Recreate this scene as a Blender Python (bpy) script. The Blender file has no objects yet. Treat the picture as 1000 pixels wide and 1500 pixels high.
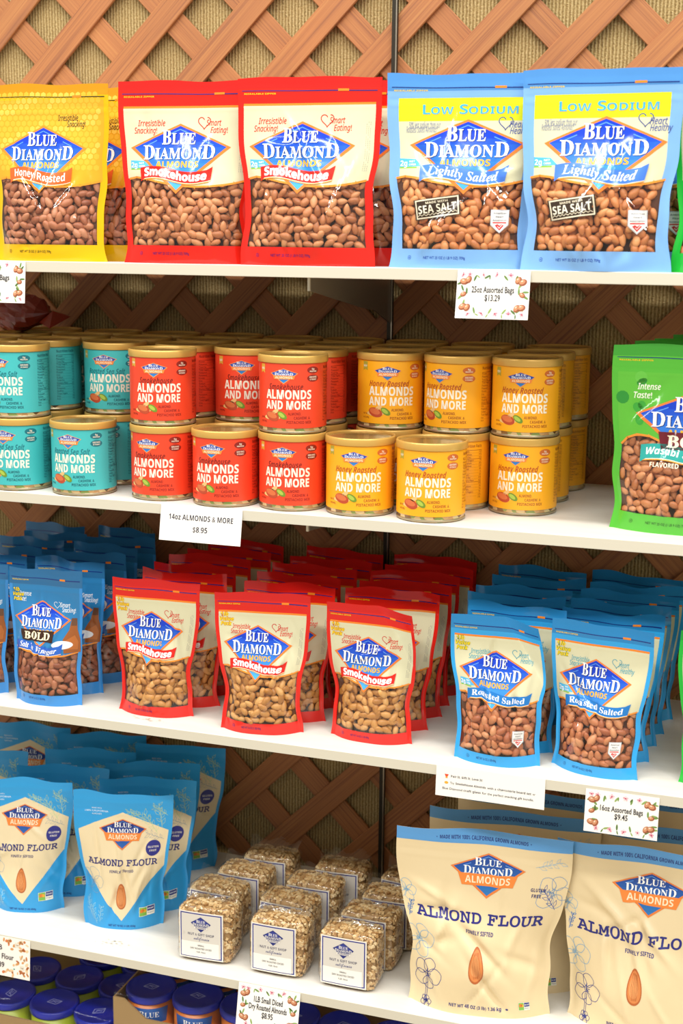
import bpy, math, random
import numpy as np
from mathutils import Vector, Matrix
from mathutils.geometry import tessellate_polygon

# ------------------------------------------------------------------ camera
SC = bpy.context.scene
COL = SC.collection
ZO = 2.0                                    # world height of the survey origin
yaw, pitch, roll = -0.3288, 0.1967, 0.0105
_cy, _sy, _cp, _sp = math.cos(yaw), math.sin(yaw), math.cos(pitch), math.sin(pitch)
_f = Vector((_sy * _cp, _cy * _cp, -_sp)); _r = Vector((_cy, -_sy, 0)); _u = _r.cross(_f)
_c, _s = math.cos(roll), math.sin(roll)
_rr = _r * _c + _u * _s; _uu = -_r * _s + _u * _c
cd = bpy.data.cameras.new('camera'); cam = bpy.data.objects.new('camera', cd); COL.objects.link(cam)
cam.matrix_world = Matrix(((_rr.x, _uu.x, -_f.x, 1.3228), (_rr.y, _uu.y, -_f.y, -2.2609), (_rr.z, _uu.z, -_f.z, ZO - 0.3623), (0, 0, 0, 1)))
cd.sensor_fit = 'VERTICAL'; cd.sensor_height = 36.0; cd.lens = 2045.9 * 36.0 / 1500.0
cd.clip_start = 0.05; cd.clip_end = 60
cd.dof.use_dof = True; cd.dof.focus_distance = 2.08; cd.dof.aperture_fstop = 5.6
SC.camera = cam

# ------------------------------------------------------------------ light and exposure
def lin(h):
    h = h.lstrip('#'); o = []
    for i in (0, 2, 4):
        c = int(h[i:i + 2], 16) / 255
        o.append(c / 12.92 if c <= 0.04045 else ((c + 0.055) / 1.055) ** 2.4)
    return (o[0], o[1], o[2], 1)
wd = bpy.data.worlds.new('shop_interior'); SC.world = wd; wd.use_nodes = True
bg = wd.node_tree.nodes['Background']; bg.inputs[0].default_value = (1.0, 0.95, 0.86, 1); bg.inputs[1].default_value = 1.0
def tube(loc, sx, sy, watts, tilt=0):
    l = bpy.data.lights.new('ceiling_tube', 'AREA'); l.shape = 'RECTANGLE'; l.size = sx; l.size_y = sy
    l.energy = watts; l.color = (1.0, 0.985, 0.95)
    o = bpy.data.objects.new('ceiling_tube', l); COL.objects.link(o); o.location = loc; o.rotation_euler = (tilt, 0, 0)
for lx in (-1.4, 0.3, 2.0, 3.7):
    tube((lx, -1.16, 4.0), 1.5, 0.16, 60)
    tube((lx, -3.1, 4.0), 1.5, 0.30, 88, math.radians(25))
SC.view_settings.view_transform = 'Standard'; SC.view_settings.look = 'None'
SC.view_settings.gamma = 1.0; SC.view_settings.use_curve_mapping = False
SC.view_settings.exposure = -0.90
SC.cycles.max_bounces = 8; SC.cycles.transparent_max_bounces = 16
SC.cycles.caustics_reflective = False; SC.cycles.caustics_refractive = False

# ------------------------------------------------------------------ materials
MATS = {}
def _new(key):
    m = bpy.data.materials.new(key); m.use_nodes = True
    return m, m.node_tree.nodes, m.node_tree.links, m.node_tree.nodes['Principled BSDF']
def noise_bump(n, l, b, scale, strength, dist=0.001, detail=3, stretch=None):
    tc = n.new('ShaderNodeTexCoord'); nt = n.new('ShaderNodeTexNoise'); nt.inputs['Scale'].default_value = scale
    nt.inputs['Detail'].default_value = detail
    src = tc.outputs['Object']
    if stretch:
        mp = n.new('ShaderNodeMapping'); mp.inputs['Scale'].default_value = stretch; l.new(src, mp.inputs[0]); src = mp.outputs[0]
    l.new(src, nt.inputs['Vector'])
    bu = n.new('ShaderNodeBump'); bu.inputs['Strength'].default_value = strength; bu.inputs['Distance'].default_value = dist
    l.new(nt.outputs['Fac'], bu.inputs['Height']); l.new(bu.outputs[0], b.inputs['Normal'])
    return nt
def M(kind, hexc):
    """ink on a surface: kind = film (pouch plastic), label (can sleeve), card (paper), flour (matt pouch)"""
    k = kind + '_' + hexc
    if k in MATS: return MATS[k]
    m, n, l, b = _new(k)
    b.inputs['Base Color'].default_value = lin(hexc)
    if kind == 'film':
        b.inputs['Roughness'].default_value = 0.13; b.inputs['Specular IOR Level'].default_value = 0.5
        noise_bump(n, l, b, 36, 0.20, 0.003, 2)
    elif kind == 'flour':
        b.inputs['Roughness'].default_value = 0.36; noise_bump(n, l, b, 30, 0.3, 0.003, 2)
    elif kind == 'label':
        b.inputs['Roughness'].default_value = 0.38
    elif kind == 'card':
        b.inputs['Roughness'].default_value = 0.75
    elif kind == 'plastic':
        b.inputs['Roughness'].default_value = 0.32
    MATS[k] = m
    return m
def mat_clear(name, facing=0.035, rough=0.06, bumps=0.5, scale=38, tint=(1, 1, 1, 1), bd=0.003):
    if name in MATS: return MATS[name]
    m, n, l, b = _new(name); n.remove(b)
    tr = n.new('ShaderNodeBsdfTransparent'); tr.inputs[0].default_value = tint
    gl = n.new('ShaderNodeBsdfGlossy'); gl.inputs['Roughness'].default_value = rough
    lw = n.new('ShaderNodeLayerWeight'); lw.inputs[0].default_value = 0.5
    po = n.new('ShaderNodeMath'); po.operation = 'POWER'; po.inputs[1].default_value = 5.0; l.new(lw.outputs['Facing'], po.inputs[0])
    ma = n.new('ShaderNodeMath'); ma.operation = 'MULTIPLY_ADD'; ma.inputs[1].default_value = 1.0; ma.inputs[2].default_value = facing
    l.new(po.outputs[0], ma.inputs[0])
    noise_bump(n, l, gl, scale, bumps, bd, 3)
    mx = n.new('ShaderNodeMixShader'); l.new(ma.outputs[0], mx.inputs[0]); l.new(tr.outputs[0], mx.inputs[1]); l.new(gl.outputs[0], mx.inputs[2])
    l.new(mx.outputs[0], n['Material Output'].inputs[0])
    MATS[name] = m
    return m
def ramp(n, cols):
    r = n.new('ShaderNodeValToRGB'); e = r.color_ramp.elements
    while len(e) > 1: e.remove(e[-1])
    e[0].position = cols[0][0]; e[0].color = lin(cols[0][1])
    for p, c in cols[1:]:
        q = e.new(p); q.color = lin(c)
    return r
def mat_nut(name, cols, noise_amt=0.35, scale=260, rough=0.45, bump=0.4):
    if name in MATS: return MATS[name]
    m, n, l, b = _new(name)
    g = n.new('ShaderNodeNewGeometry'); tc = n.new('ShaderNodeTexCoord'); nt = n.new('ShaderNodeTexNoise')
    nt.inputs['Scale'].default_value = scale; nt.inputs['Detail'].default_value = 4; l.new(tc.outputs['Object'], nt.inputs['Vector'])
    mx = n.new('ShaderNodeMix'); mx.data_type = 'FLOAT'; mx.inputs[0].default_value = noise_amt
    l.new(g.outputs['Random Per Island'], mx.inputs[2]); l.new(nt.outputs['Fac'], mx.inputs[3])
    r = ramp(n, cols); l.new(mx.outputs[0], r.inputs[0]); l.new(r.outputs[0], b.inputs['Base Color'])
    b.inputs['Roughness'].default_value = rough
    bu = n.new('ShaderNodeBump'); bu.inputs['Strength'].default_value = bump; bu.inputs['Distance'].default_value = 0.0006
    l.new(nt.outputs['Fac'], bu.inputs['Height']); l.new(bu.outputs[0], b.inputs['Normal'])
    MATS[name] = m
    return m
def plain(name, hexc, rough=0.5, metal=0.0, bump=None):
    if name in MATS: return MATS[name]
    m, n, l, b = _new(name); b.inputs['Base Color'].default_value = lin(hexc); b.inputs['Roughness'].default_value = rough; b.inputs['Metallic'].default_value = metal
    if bump: noise_bump(n, l, b, *bump)
    MATS[name] = m
    return m
def mat_wood(name, ang):
    m, n, l, b = _new(name)
    tc = n.new('ShaderNodeTexCoord'); mp = n.new('ShaderNodeMapping'); mp.inputs['Rotation'].default_value = (0, ang, 0)
    l.new(tc.outputs['Object'], mp.inputs[0])
    m2 = n.new('ShaderNodeMapping'); m2.inputs['Scale'].default_value = (4, 80, 400); l.new(mp.outputs[0], m2.inputs[0])
    nt = n.new('ShaderNodeTexNoise'); nt.inputs['Scale'].default_value = 1.0; nt.inputs['Detail'].default_value = 5; nt.inputs['Distortion'].default_value = 0.35
    l.new(m2.outputs[0], nt.inputs['Vector'])
    r = ramp(n, [(0.30, '92511f'), (0.46, 'b26b2d'), (0.62, 'bb7534'), (0.75, 'c58440')]); l.new(nt.outputs['Fac'], r.inputs[0])
    n2 = n.new('ShaderNodeTexNoise'); n2.inputs['Scale'].default_value = 5; l.new(tc.outputs['Object'], n2.inputs['Vector'])
    mx = n.new('ShaderNodeMix'); mx.data_type = 'RGBA'; mx.blend_type = 'MULTIPLY'; mx.inputs[0].default_value = 0.35
    l.new(r.outputs[0], mx.inputs[6]); l.new(n2.outputs['Fac'], mx.inputs[7])
    ad = n.new('ShaderNodeBrightContrast'); ad.inputs[1].default_value = 0.03; l.new(mx.outputs[2], ad.inputs[0]); l.new(ad.outputs[0], b.inputs['Base Color'])
    bu = n.new('ShaderNodeBump'); bu.inputs['Strength'].default_value = 0.25; bu.inputs['Distance'].default_value = 0.001
    l.new(nt.outputs['Fac'], bu.inputs['Height']); l.new(bu.outputs[0], b.inputs['Normal'])
    b.inputs['Roughness'].default_value = 0.6
    return m
def mat_carpet():
    m, n, l, b = _new('ribbed_carpet')
    tc = n.new('ShaderNodeTexCoord'); nt = n.new('ShaderNodeTexNoise'); nt.inputs['Scale'].default_value = 330; nt.inputs['Detail'].default_value = 3
    l.new(tc.outputs['Object'], nt.inputs['Vector'])
    wv = n.new('ShaderNodeTexWave'); wv.inputs['Scale'].default_value = 55; wv.inputs['Distortion'].default_value = 1.6; wv.inputs['Detail'].default_value = 2; wv.inputs['Detail Scale'].default_value = 3
    l.new(tc.outputs['Object'], wv.inputs['Vector'])
    mx = n.new('ShaderNodeMix'); mx.data_type = 'FLOAT'; mx.inputs[0].default_value = 0.35; l.new(nt.outputs['Fac'], mx.inputs[2]); l.new(wv.outputs['Fac'], mx.inputs[3])
    r = ramp(n, [(0.22, '7d6436'), (0.5, 'a98f5c'), (0.78, 'cdb684')]); l.new(mx.outputs[0], r.inputs[0]); l.new(r.outputs[0], b.inputs['Base Color'])
    bu = n.new('ShaderNodeBump'); bu.inputs['Strength'].default_value = 0.7; bu.inputs['Distance'].default_value = 0.004
    l.new(mx.outputs[0], bu.inputs['Height']); l.new(bu.outputs[0], b.inputs['Normal']); b.inputs['Roughness'].default_value = 0.95
    return m
def mat_shelf():
    m, n, l, b = _new('white_laminate')
    tc = n.new('ShaderNodeTexCoord'); mp = n.new('ShaderNodeMapping'); mp.inputs['Scale'].default_value = (2.5, 9, 9); l.new(tc.outputs['Object'], mp.inputs[0])
    nt = n.new('ShaderNodeTexNoise'); nt.inputs['Scale'].default_value = 4; nt.inputs['Detail'].default_value = 6; nt.inputs['Roughness'].default_value = 0.7; l.new(mp.outputs[0], nt.inputs['Vector'])
    r = ramp(n, [(0.23, 'c9c2b2'), (0.31, 'e3dfd4'), (0.6, 'e9e6dd')]); l.new(nt.outputs['Fac'], r.inputs[0]); l.new(r.outputs[0], b.inputs['Base Color'])
    b.inputs['Roughness'].default_value = 0.42
    return m

# ------------------------------------------------------------------ objects
def tag(o, label=None, cat=None, group=None, kind=None):
    for k, v in (('label', label), ('category', cat), ('group', group), ('kind', kind)):
        if v: o[k] = v
    return o
def empty(name, loc=(0, 0, 0), rz=0.0):
    o = bpy.data.objects.new(name, None); COL.objects.link(o); o.location = loc; o.rotation_euler = (0, 0, rz); o.empty_display_size = 0.02
    return o
def link(name, me, parent=None):
    o = bpy.data.objects.new(name, me); COL.objects.link(o)
    if parent: o.parent = parent
    return o
def mesh_obj(name, verts, faces, mats, parent=None, fm=None, smooth=False):
    me = bpy.data.meshes.new(name); me.from_pydata([tuple(v) for v in verts], [], [tuple(f) for f in faces])
    for m in (mats if isinstance(mats, (list, tuple)) else [mats]): me.materials.append(m)
    if fm is not None: me.polygons.foreach_set('material_index', np.asarray(fm, np.int32))
    if smooth: me.polygons.foreach_set('use_smooth', np.ones(len(me.polygons), bool))
    me.update()
    return link(name, me, parent)
class MB:
    def __init__(s): s.v = []; s.f = []
    def add(s, v, f):
        o = len(s.v); s.v += [tuple(x) for x in v]; s.f += [tuple(i + o for i in q) for q in f]
    def box(s, a, b):
        (x0, y0, z0), (x1, y1, z1) = a, b
        s.add([(x0, y0, z0), (x1, y0, z0), (x1, y1, z0), (x0, y1, z0), (x0, y0, z1), (x1, y0, z1), (x1, y1, z1), (x0, y1, z1)],
              [(0, 3, 2, 1), (4, 5, 6, 7), (0, 1, 5, 4), (1, 2, 6, 5), (2, 3, 7, 6), (3, 0, 4, 7)])
    def lathe(s, prof, n=40, closed=False):
        v = []; f = []
        for r, z in prof:
            for k in range(n):
                a = 2 * math.pi * k / n; v.append((r * math.cos(a), r * math.sin(a), z))
        m = len(prof)
        for i in range(m - 1):
            for k in range(n):
                k2 = (k + 1) % n; f.append((i * n + k, i * n + k2, (i + 1) * n + k2, (i + 1) * n + k))
        s.add(v, f)
    def prism(s, pts, y0, y1):                      # outline in x,z extruded along y
        n = len(pts); v = [(x, y0, z) for x, z in pts] + [(x, y1, z) for x, z in pts]
        f = [tuple(range(n)), tuple(range(2 * n - 1, n - 1, -1))] + [(i, i + n, (i + 1) % n + n, (i + 1) % n) for i in range(n)]
        s.add(v, f)
    def build(s, name, mat, parent=None, smooth=False): return mesh_obj(name, s.v, s.f, mat, parent, smooth=smooth)
def bevel(o, w, seg=2):
    md = o.modifiers.new('bevel', 'BEVEL'); md.width = w; md.segments = seg; md.limit_method = 'ANGLE'
    return o
def dup(root, loc, rz, label=None, cat=None, group=None):
    def rec(o, par):
        c = o.copy(); COL.objects.link(c); c.parent = par
        for ch in list(o.children): rec(ch, c)
        return c
    r = rec(root, None); r.location = loc; r.rotation_euler = (0, 0, rz); tag(r, label, cat, group)
    return r

# ------------------------------------------------------------------ printed artwork: flat outlines laid onto a surface
FONTS = {'sans': None, 'serifB': (0x1D400, 0x1D41A, 0x1D7CE), 'serifBI': (0x1D468, 0x1D482, None), 'sansB': (0x1D5D4, 0x1D5EE, 0x1D7EC),
         'sansI': (0x1D608, 0x1D622, None), 'sansBI': (0x1D63C, 0x1D656, 0x1D7EC), 'mono': (0x1D670, 0x1D68A, 0x1D7F6), 'script': (0x1D4D0, 0x1D4EA, None)}
def _conv(t, font):
    b = FONTS[font]
    if not b: return t
    o = ''
    for ch in t:
        if 'A' <= ch <= 'Z': o += chr(b[0] + ord(ch) - 65)
        elif 'a' <= ch <= 'z': o += chr(b[1] + ord(ch) - 97)
        elif ch.isdigit() and b[2]: o += chr(b[2] + ord(ch) - 48)
        else: o += ch
    return o
_TX = {}
def glyphs(t, font, off=0.0, sp=1.0):
    k = (t, font, off, sp)
    if k in _TX: return _TX[k]
    cu = bpy.data.curves.new('t', 'FONT'); cu.body = _conv(t, font); cu.size = 1; cu.offset = off; cu.resolution_u = 2; cu.space_character = sp
    o = bpy.data.objects.new('t', cu); COL.objects.link(o)
    me = o.to_mesh(); me.calc_loop_triangles()
    v = np.array([x.co[:2] for x in me.vertices]) if len(me.vertices) else np.zeros((0, 2))
    ti = np.array([x.vertices[:] for x in me.loop_triangles], int) if len(me.loop_triangles) else np.zeros((0, 3), int)
    o.to_mesh_clear(); bpy.data.objects.remove(o); bpy.data.curves.remove(cu)
    _TX[k] = v[ti] if len(ti) else np.zeros((0, 3, 2))
    return _TX[k]
_CAP = {}
def cap(font):
    if font not in _CAP:
        g = glyphs('H', font); _CAP[font] = g[..., 1].max()
    return _CAP[font]
def tess(loops):
    flat = [p for lp in loops for p in lp]
    t = tessellate_polygon([[Vector((p[0], p[1], 0)) for p in lp] for lp in loops])
    return np.array([[flat[i] for i in q] for q in t], float).reshape(-1, 3, 2)
class Art:
    """items: (part, layer, material, triangles in mm)"""
    def __init__(s, kind='film'): s.it = []; s.kind = kind; s.part = 'front_panel'
    def tri(s, t, col, layer): s.it.append((s.part, layer, col if not isinstance(col, str) else M(s.kind, col), np.asarray(t, float)))
    def poly(s, pts, col, layer, holes=()): s.tri(tess([list(pts)] + [list(h) for h in holes]), col, layer)
    def rect(s, x0, y0, x1, y1, col, layer): s.poly([(x0, y0), (x1, y0), (x1, y1), (x0, y1)], col, layer)
    def ell(s, cx, cy, rx, ry, col, layer, n=24, rot=0.0):
        c, q = math.cos(rot), math.sin(rot)
        s.poly([(cx + rx * math.cos(a) * c - ry * math.sin(a) * q, cy + rx * math.cos(a) * q + ry * math.sin(a) * c) for a in np.linspace(0, 2 * math.pi, n, endpoint=False)], col, layer)
    def line(s, pts, w, col, layer, closed=False):
        p = [Vector(q) for q in pts]; n = len(p); out = []
        for i in range(n if closed else n - 1):
            a, b = p[i], p[(i + 1) % n]; d = b - a
            if d.length < 1e-6: continue
            d.normalize(); q = Vector((-d.y, d.x)) * w / 2; e = d * w * 0.25
            A, B, C, D = a - e - q, b + e - q, b + e + q, a - e + q
            out += [(A, B, C), (A, C, D)]
        s.tri(np.array([[(v.x, v.y) for v in t] for t in out]), col, layer)
    def text(s, t, font, cx, yb, col, layer, w=None, h=None, off=0.0, rot=0.0, shear=0.0, bend=None, align='c', sp=1.0):
        g = glyphs(t, font, off, sp)
        if not len(g): return
        x0, x1 = g[..., 0].min(), g[..., 0].max()
        sy = h / cap(font) if h else w / (x1 - x0)
        sx = w / (x1 - x0) if w else sy
        x = (g[..., 0] - {'c': (x0 + x1) / 2, 'l': x0, 'r': x1}[align]) * sx; y = g[..., 1] * sy
        x = x + y * shear
        if bend: y = y + bend(x)
        c, q = math.cos(rot), math.sin(rot)
        s.tri(np.stack([cx + x * c - y * q, yb + x * q + y * c], -1), col, layer)
    def runs(s, rs, font, cx, yb, w, h, col, layer, off=0.0, gap=0.06, align='c'):
        """rs: list of (string, scale): small capitals with big initials, fitted to width w; h = height of scale 1"""
        parts = []; x = 0
        for t, k in rs:
            g = glyphs(t, font, off); x0, x1 = g[..., 0].min(), g[..., 0].max()
            parts.append((g, x - x0 * k, k)); x += (x1 - x0) * k + gap
        tot = x - gap; sy = h / cap(font); sx = w / tot
        for g, ox, k in parts:
            s.tri(np.stack([cx - w / 2 + (g[..., 0] * k + ox) * sx, yb + g[..., 1] * k * sy], -1), col, layer)

def _split(T, sv):
    """cut triangles along every integer level of the scalar sv (one value per corner)"""
    T = T.copy(); out = []
    A = np.concatenate([T, sv[..., None]], -1)             # n,3,d
    while len(A):
        q = A[..., -1]; lo = np.floor(q.min(1) + 1e-6); hi = q.max(1)
        need = hi > lo + 1 + 1e-6
        out.append(A[~need]); A = A[need]
        if not len(A): break
        lv = lo[need] + 1
        order = np.argsort(A[..., -1], 1); S = np.take_along_axis(A, order[..., None], 1)
        even = np.array([((o == [0, 1, 2]).all() or (o == [1, 2, 0]).all() or (o == [2, 0, 1]).all()) for o in order])
        a, b, c = S[:, 0], S[:, 1], S[:, 2]; sa, sb, sc_ = a[:, -1], b[:, -1], c[:, -1]
        def mixp(p, r, sp, sr):
            den = np.where(np.abs(sr - sp) < 1e-12, 1, sr - sp); t = ((lv - sp) / den)[:, None]
            o = p + (r - p) * t; o[:, -1] = lv; return o
        ac = mixp(a, c, sa, sc_); low = sb <= lv
        nxt = []
        def emit(mask, t3, lower):
            if not mask.any(): return
            t = np.stack([x[mask] for x in t3], 1); ev = even[mask]
            t[~ev] = t[~ev][:, ::-1]
            (out if lower else nxt).append(t)
        bc = mixp(b, c, sb, sc_); ab = mixp(a, b, sa, sb)
        emit(low, (a, b, ac), True); emit(low, (b, bc, ac), True); emit(low, (bc, c, ac), False)
        emit(~low, (a, ab, ac), True); emit(~low, (ab, b, ac), False); emit(~low, (b, c, ac), False)
        A = np.concatenate(nxt) if nxt else np.zeros((0,) + A.shape[1:])
    return np.concatenate(out)[..., :-1] if out else T[:0]
class Surf:
    """a sheet given by a grid of points (metres) over u,v (millimetres); piecewise flat, so prints follow it exactly"""
    def __init__(s, us, vs, P):
        s.us, s.vs, s.P = us, vs, P; s.du = us[1] - us[0]; s.dv = vs[1] - vs[0]
        gu = np.gradient(P, axis=0); gv = np.gradient(P, axis=1); N = np.cross(gu, gv); s.N = N / (np.linalg.norm(N, axis=-1, keepdims=True) + 1e-12)
    def at(s, uv):
        a = np.clip((uv[..., 0] - s.us[0]) / s.du, 0, len(s.us) - 1 - 1e-9); b = np.clip((uv[..., 1] - s.vs[0]) / s.dv, 0, len(s.vs) - 1 - 1e-9)
        i = a.astype(int); j = b.astype(int); fa = (a - i)[..., None]; fb = (b - j)[..., None]
        def lerp(G):
            g00, g10, g01, g11 = G[i, j], G[i + 1, j], G[i, j + 1], G[i + 1, j + 1]
            return np.where(fa + fb <= 1, g00 + (g10 - g00) * fa + (g01 - g00) * fb, g11 + (g01 - g11) * (1 - fa) + (g10 - g11) * (1 - fb))
        return lerp(s.P), lerp(s.N)
    def cut(s, T):
        if len(s.us) > 2:
            T = _split(T, (T[..., 0] - s.us[0]) / s.du); T = _split(T, (T[..., 1] - s.vs[0]) / s.dv)
            T = _split(T, (T[..., 0] - s.us[0]) / s.du + (T[..., 1] - s.vs[0]) / s.dv)
        return T
LAYER = 0.00010
_CUT = {}
def lay(art, surf, parent, root_name='front_panel', parts=None):
    """build every part of the artwork as one mesh lying on the surface"""
    groups = {}
    for part, layer, mat, T in art.it:
        if len(T): groups.setdefault(part, []).append((layer, mat, T))
    objs = {}
    for part in sorted(groups, key=lambda p: p != root_name):
        V = []; Nn = []; F = []; MI = []; mats = []; base = 0
        for gi, (layer, mat, T) in enumerate(groups[part]):
            ck = (id(art), part, gi, len(surf.us), len(surf.vs))
            if ck not in _CUT:
                T = surf.cut(T)
                d1 = T[:, 1] - T[:, 0]; d2 = T[:, 2] - T[:, 0]; ar = d1[:, 0] * d2[:, 1] - d1[:, 1] * d2[:, 0]
                T = T[np.abs(ar) > 1e-7]; ar = ar[np.abs(ar) > 1e-7]
                T[ar < 0] = T[ar < 0][:, ::-1]
                if len(surf.us) > 2 and len(T):                   # cells the print covers whole become one triangle each
                    c = T.mean(1); a = (c[:, 0] - surf.us[0]) / surf.du; b = (c[:, 1] - surf.vs[0]) / surf.dv; i = np.floor(a).astype(int); j = np.floor(b).astype(int)
                    hf = ((a - i + b - j) > 1).astype(int); nv = len(surf.vs); k = (i * nv + j) * 2 + hf
                    ks, inv = np.unique(k, return_inverse=True); inv = inv.reshape(-1); sm = np.bincount(inv, np.abs(ar) / 2)
                    full = sm > surf.du * surf.dv / 2 * .9995
                    ki = ks[full]; h = ki % 2; jj = (ki // 2) % nv; ii = ki // 2 // nv
                    P = lambda di, dj: np.stack([surf.us[0] + (ii + di) * surf.du, surf.vs[0] + (jj + dj) * surf.dv], -1)
                    lo_ = np.stack([P(0, 0), P(1, 0), P(0, 1)], 1); hi_ = np.stack([P(1, 0), P(1, 1), P(0, 1)], 1)
                    T = np.concatenate([T[~full[inv]], np.where(h[:, None, None] == 0, lo_, hi_)])
                uq, inv = np.unique(np.round(T.reshape(-1, 2), 4), axis=0, return_inverse=True)
                _CUT[ck] = (uq, inv.reshape(-1, 3), art)
            uq, tri, _ = _CUT[ck]
            if not len(tri): continue
            p, nrm = surf.at(uq); V.append(p + nrm * (layer * LAYER)); Nn.append(nrm)
            F.append(tri + base); base += len(uq)
            if mat not in mats: mats.append(mat)
            MI.append(np.full(len(tri), mats.index(mat)))
        V = np.concatenate(V); Nn = np.concatenate(Nn); F = np.concatenate(F); MI = np.concatenate(MI)
        ok = (F[:, 0] != F[:, 1]) & (F[:, 1] != F[:, 2]) & (F[:, 0] != F[:, 2]); F = F[ok]; MI = MI[ok]
        me = bpy.data.meshes.new(part.split('#')[0]); me.vertices.add(len(V)); me.vertices.foreach_set('co', V.astype(np.float32).ravel())
        me.loops.add(len(F) * 3); me.loops.foreach_set('vertex_index', F.astype(np.int32).ravel())
        me.polygons.add(len(F)); me.polygons.foreach_set('loop_start', np.arange(0, len(F) * 3, 3, dtype=np.int32))
        me.polygons.foreach_set('material_index', MI.astype(np.int32)); me.polygons.foreach_set('use_smooth', np.ones(len(F), bool))
        for m in mats: me.materials.append(m)
        me.update(calc_edges=True)
        if len(surf.us) > 2: me.normals_split_custom_set_from_vertices(Nn.tolist())
        par = parent if (part == root_name or root_name not in objs or part == 'window') else objs[root_name]
        objs[part] = link(part.split('#')[0], me, par)
    return objs

# ------------------------------------------------------------------ stand-up pouches
def smooth(a, b, x):
    t = np.clip((x - a) / (b - a), 0, 1); return t * t * (3 - 2 * t)
def pouch_surf(W, H, g, gb, pinch=0.10, seed=0, lean=0.05, fold=None, wr=1.0, hb=0.0, flare=0.35, bot=0.8, nu=48, nv=66, top=0.84, wave=1.0):
    R = random.Random(seed)
    u = np.linspace(-W / 2, W / 2, nu + 1); v = np.linspace(0, H, nv + 1); U, V = np.meshgrid(u, v, indexing='ij'); t = V / H; a = 2 * U / W
    b = np.where(t < 0.22, bot + (1 - bot) * np.sin(np.pi / 2 * np.clip(t / 0.22, 0, 1)), np.where(t < top, 0.5 + 0.5 * np.cos(np.pi * np.clip((t - 0.22) / (top - 0.22), 0, 1)), 0.0))
    s = np.clip(np.abs(U) / (W / 2 - 6), 0, 1); c = np.clip(1 - s ** 2.5, 0, 1)
    pp = b * (1 - flare * np.exp(-t / 0.07))
    ph = [R.uniform(0, 6.28) for _ in range(14)]
    wob = (0.014 * np.sin(t * 13 + ph[0]) + 0.010 * np.sin(t * 23 + ph[1])) * np.where(U > 0, 1, 0) + (0.014 * np.sin(t * 12 + ph[2]) + 0.010 * np.sin(t * 21 + ph[3])) * np.where(U < 0, 1, 0)
    X = U * (1 - pinch * pp + wob * (0.3 + b)); Z = V * 1.0
    hd = smooth(0.62, 1.0, t)
    mid = wave * hd * (2.2 * np.sin(a * 2.3 + ph[4]) + 1.4 * np.sin(a * 4.6 + ph[5] + t * 3)) + hb * np.clip(t - top, 0, 1) ** 1.5 * H
    mid = mid + (1 - c) * b * wave * (3.0 * np.sin(t * 9 + ph[6] + (a > 0) * 2.1))
    Z = Z + wave * smooth(0.9, 1, t) * (1.2 * np.sin(a * 2.8 + ph[7]) + 0.8 * np.sin(a * 6 + ph[8]))
    wk = np.zeros_like(U)
    for k in range(15):                                            # creases of the film
        x0, y0 = R.uniform(-.45, .5), R.uniform(0.08, 0.7); an = R.gauss(1.2, 0.7) * R.choice((-1, 1)); ln = R.uniform(.08, .26); wd_ = R.uniform(.018, .034)
        dx = a / 2 - x0; dy = t - y0; al = dx * math.cos(an) + dy * math.sin(an); ac = -dx * math.sin(an) + dy * math.cos(an)
        wk += R.choice((-1, 1)) * R.uniform(1.2, 3.4) * np.exp(-(al / ln) ** 2 - (ac / wd_) ** 2)
    rg = 1.1 * np.exp(-((t - .932) / .009) ** 2) - .9 * np.exp(-((t - .868) / .010) ** 2) + .6 * np.exp(-((t - .85) / .008) ** 2)
    wk = wk * wr * 1.5 * c * smooth(0.0, 0.1, t) * (1 - smooth(0.78, 0.9, t))
    lump = 0.8 * np.sin(a * 5 + ph[9]) * np.sin(t * 11 + ph[10]) * c * b * wr
    Yf = -g * b * c + mid - wk - lump - rg * smooth(1, .94, np.abs(a)); Yb = gb * b * c + mid + 0.4
    if fold:                                                      # a top corner bent back: (side, start, amount)
        sd, st, am = fold
        d = np.clip(sd * a * 0.5 + t - st, 0, 1)
        sh = am * d * W
        X = X - sd * sh * 0.75; Z = Z - sh * 0.55; Yf = Yf + sh * 0.8; Yb = Yb + sh * 0.8
    off = np.tan(lean) * Z
    F = np.stack([X, Yf + off, Z], -1) / 1000; B = np.stack([X, Yb + off, Z], -1) / 1000
    B[:, :, 1] = np.maximum(B[:, :, 1], F[:, :, 1] + 0.0004)
    return Surf(u, v, F), B
def back_panel(B, F, mat, parent):
    nu, nv = B.shape[0], B.shape[1]
    V = [tuple(B[i, j]) for i in range(nu) for j in range(nv)]; f = []
    for i in range(nu - 1):
        for j in range(nv - 1):
            f.append((i * nv + j, i * nv + j + 1, (i + 1) * nv + j + 1, (i + 1) * nv + j))
    o = len(V); V += [tuple(F[i, 0]) for i in range(nu)]              # the gusset that closes the bottom
    for i in range(nu - 1): f.append((i * nv, (i + 1) * nv, o + i + 1, o + i))
    return mesh_obj('back_panel', V, f, mat, parent, smooth=True)

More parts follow.
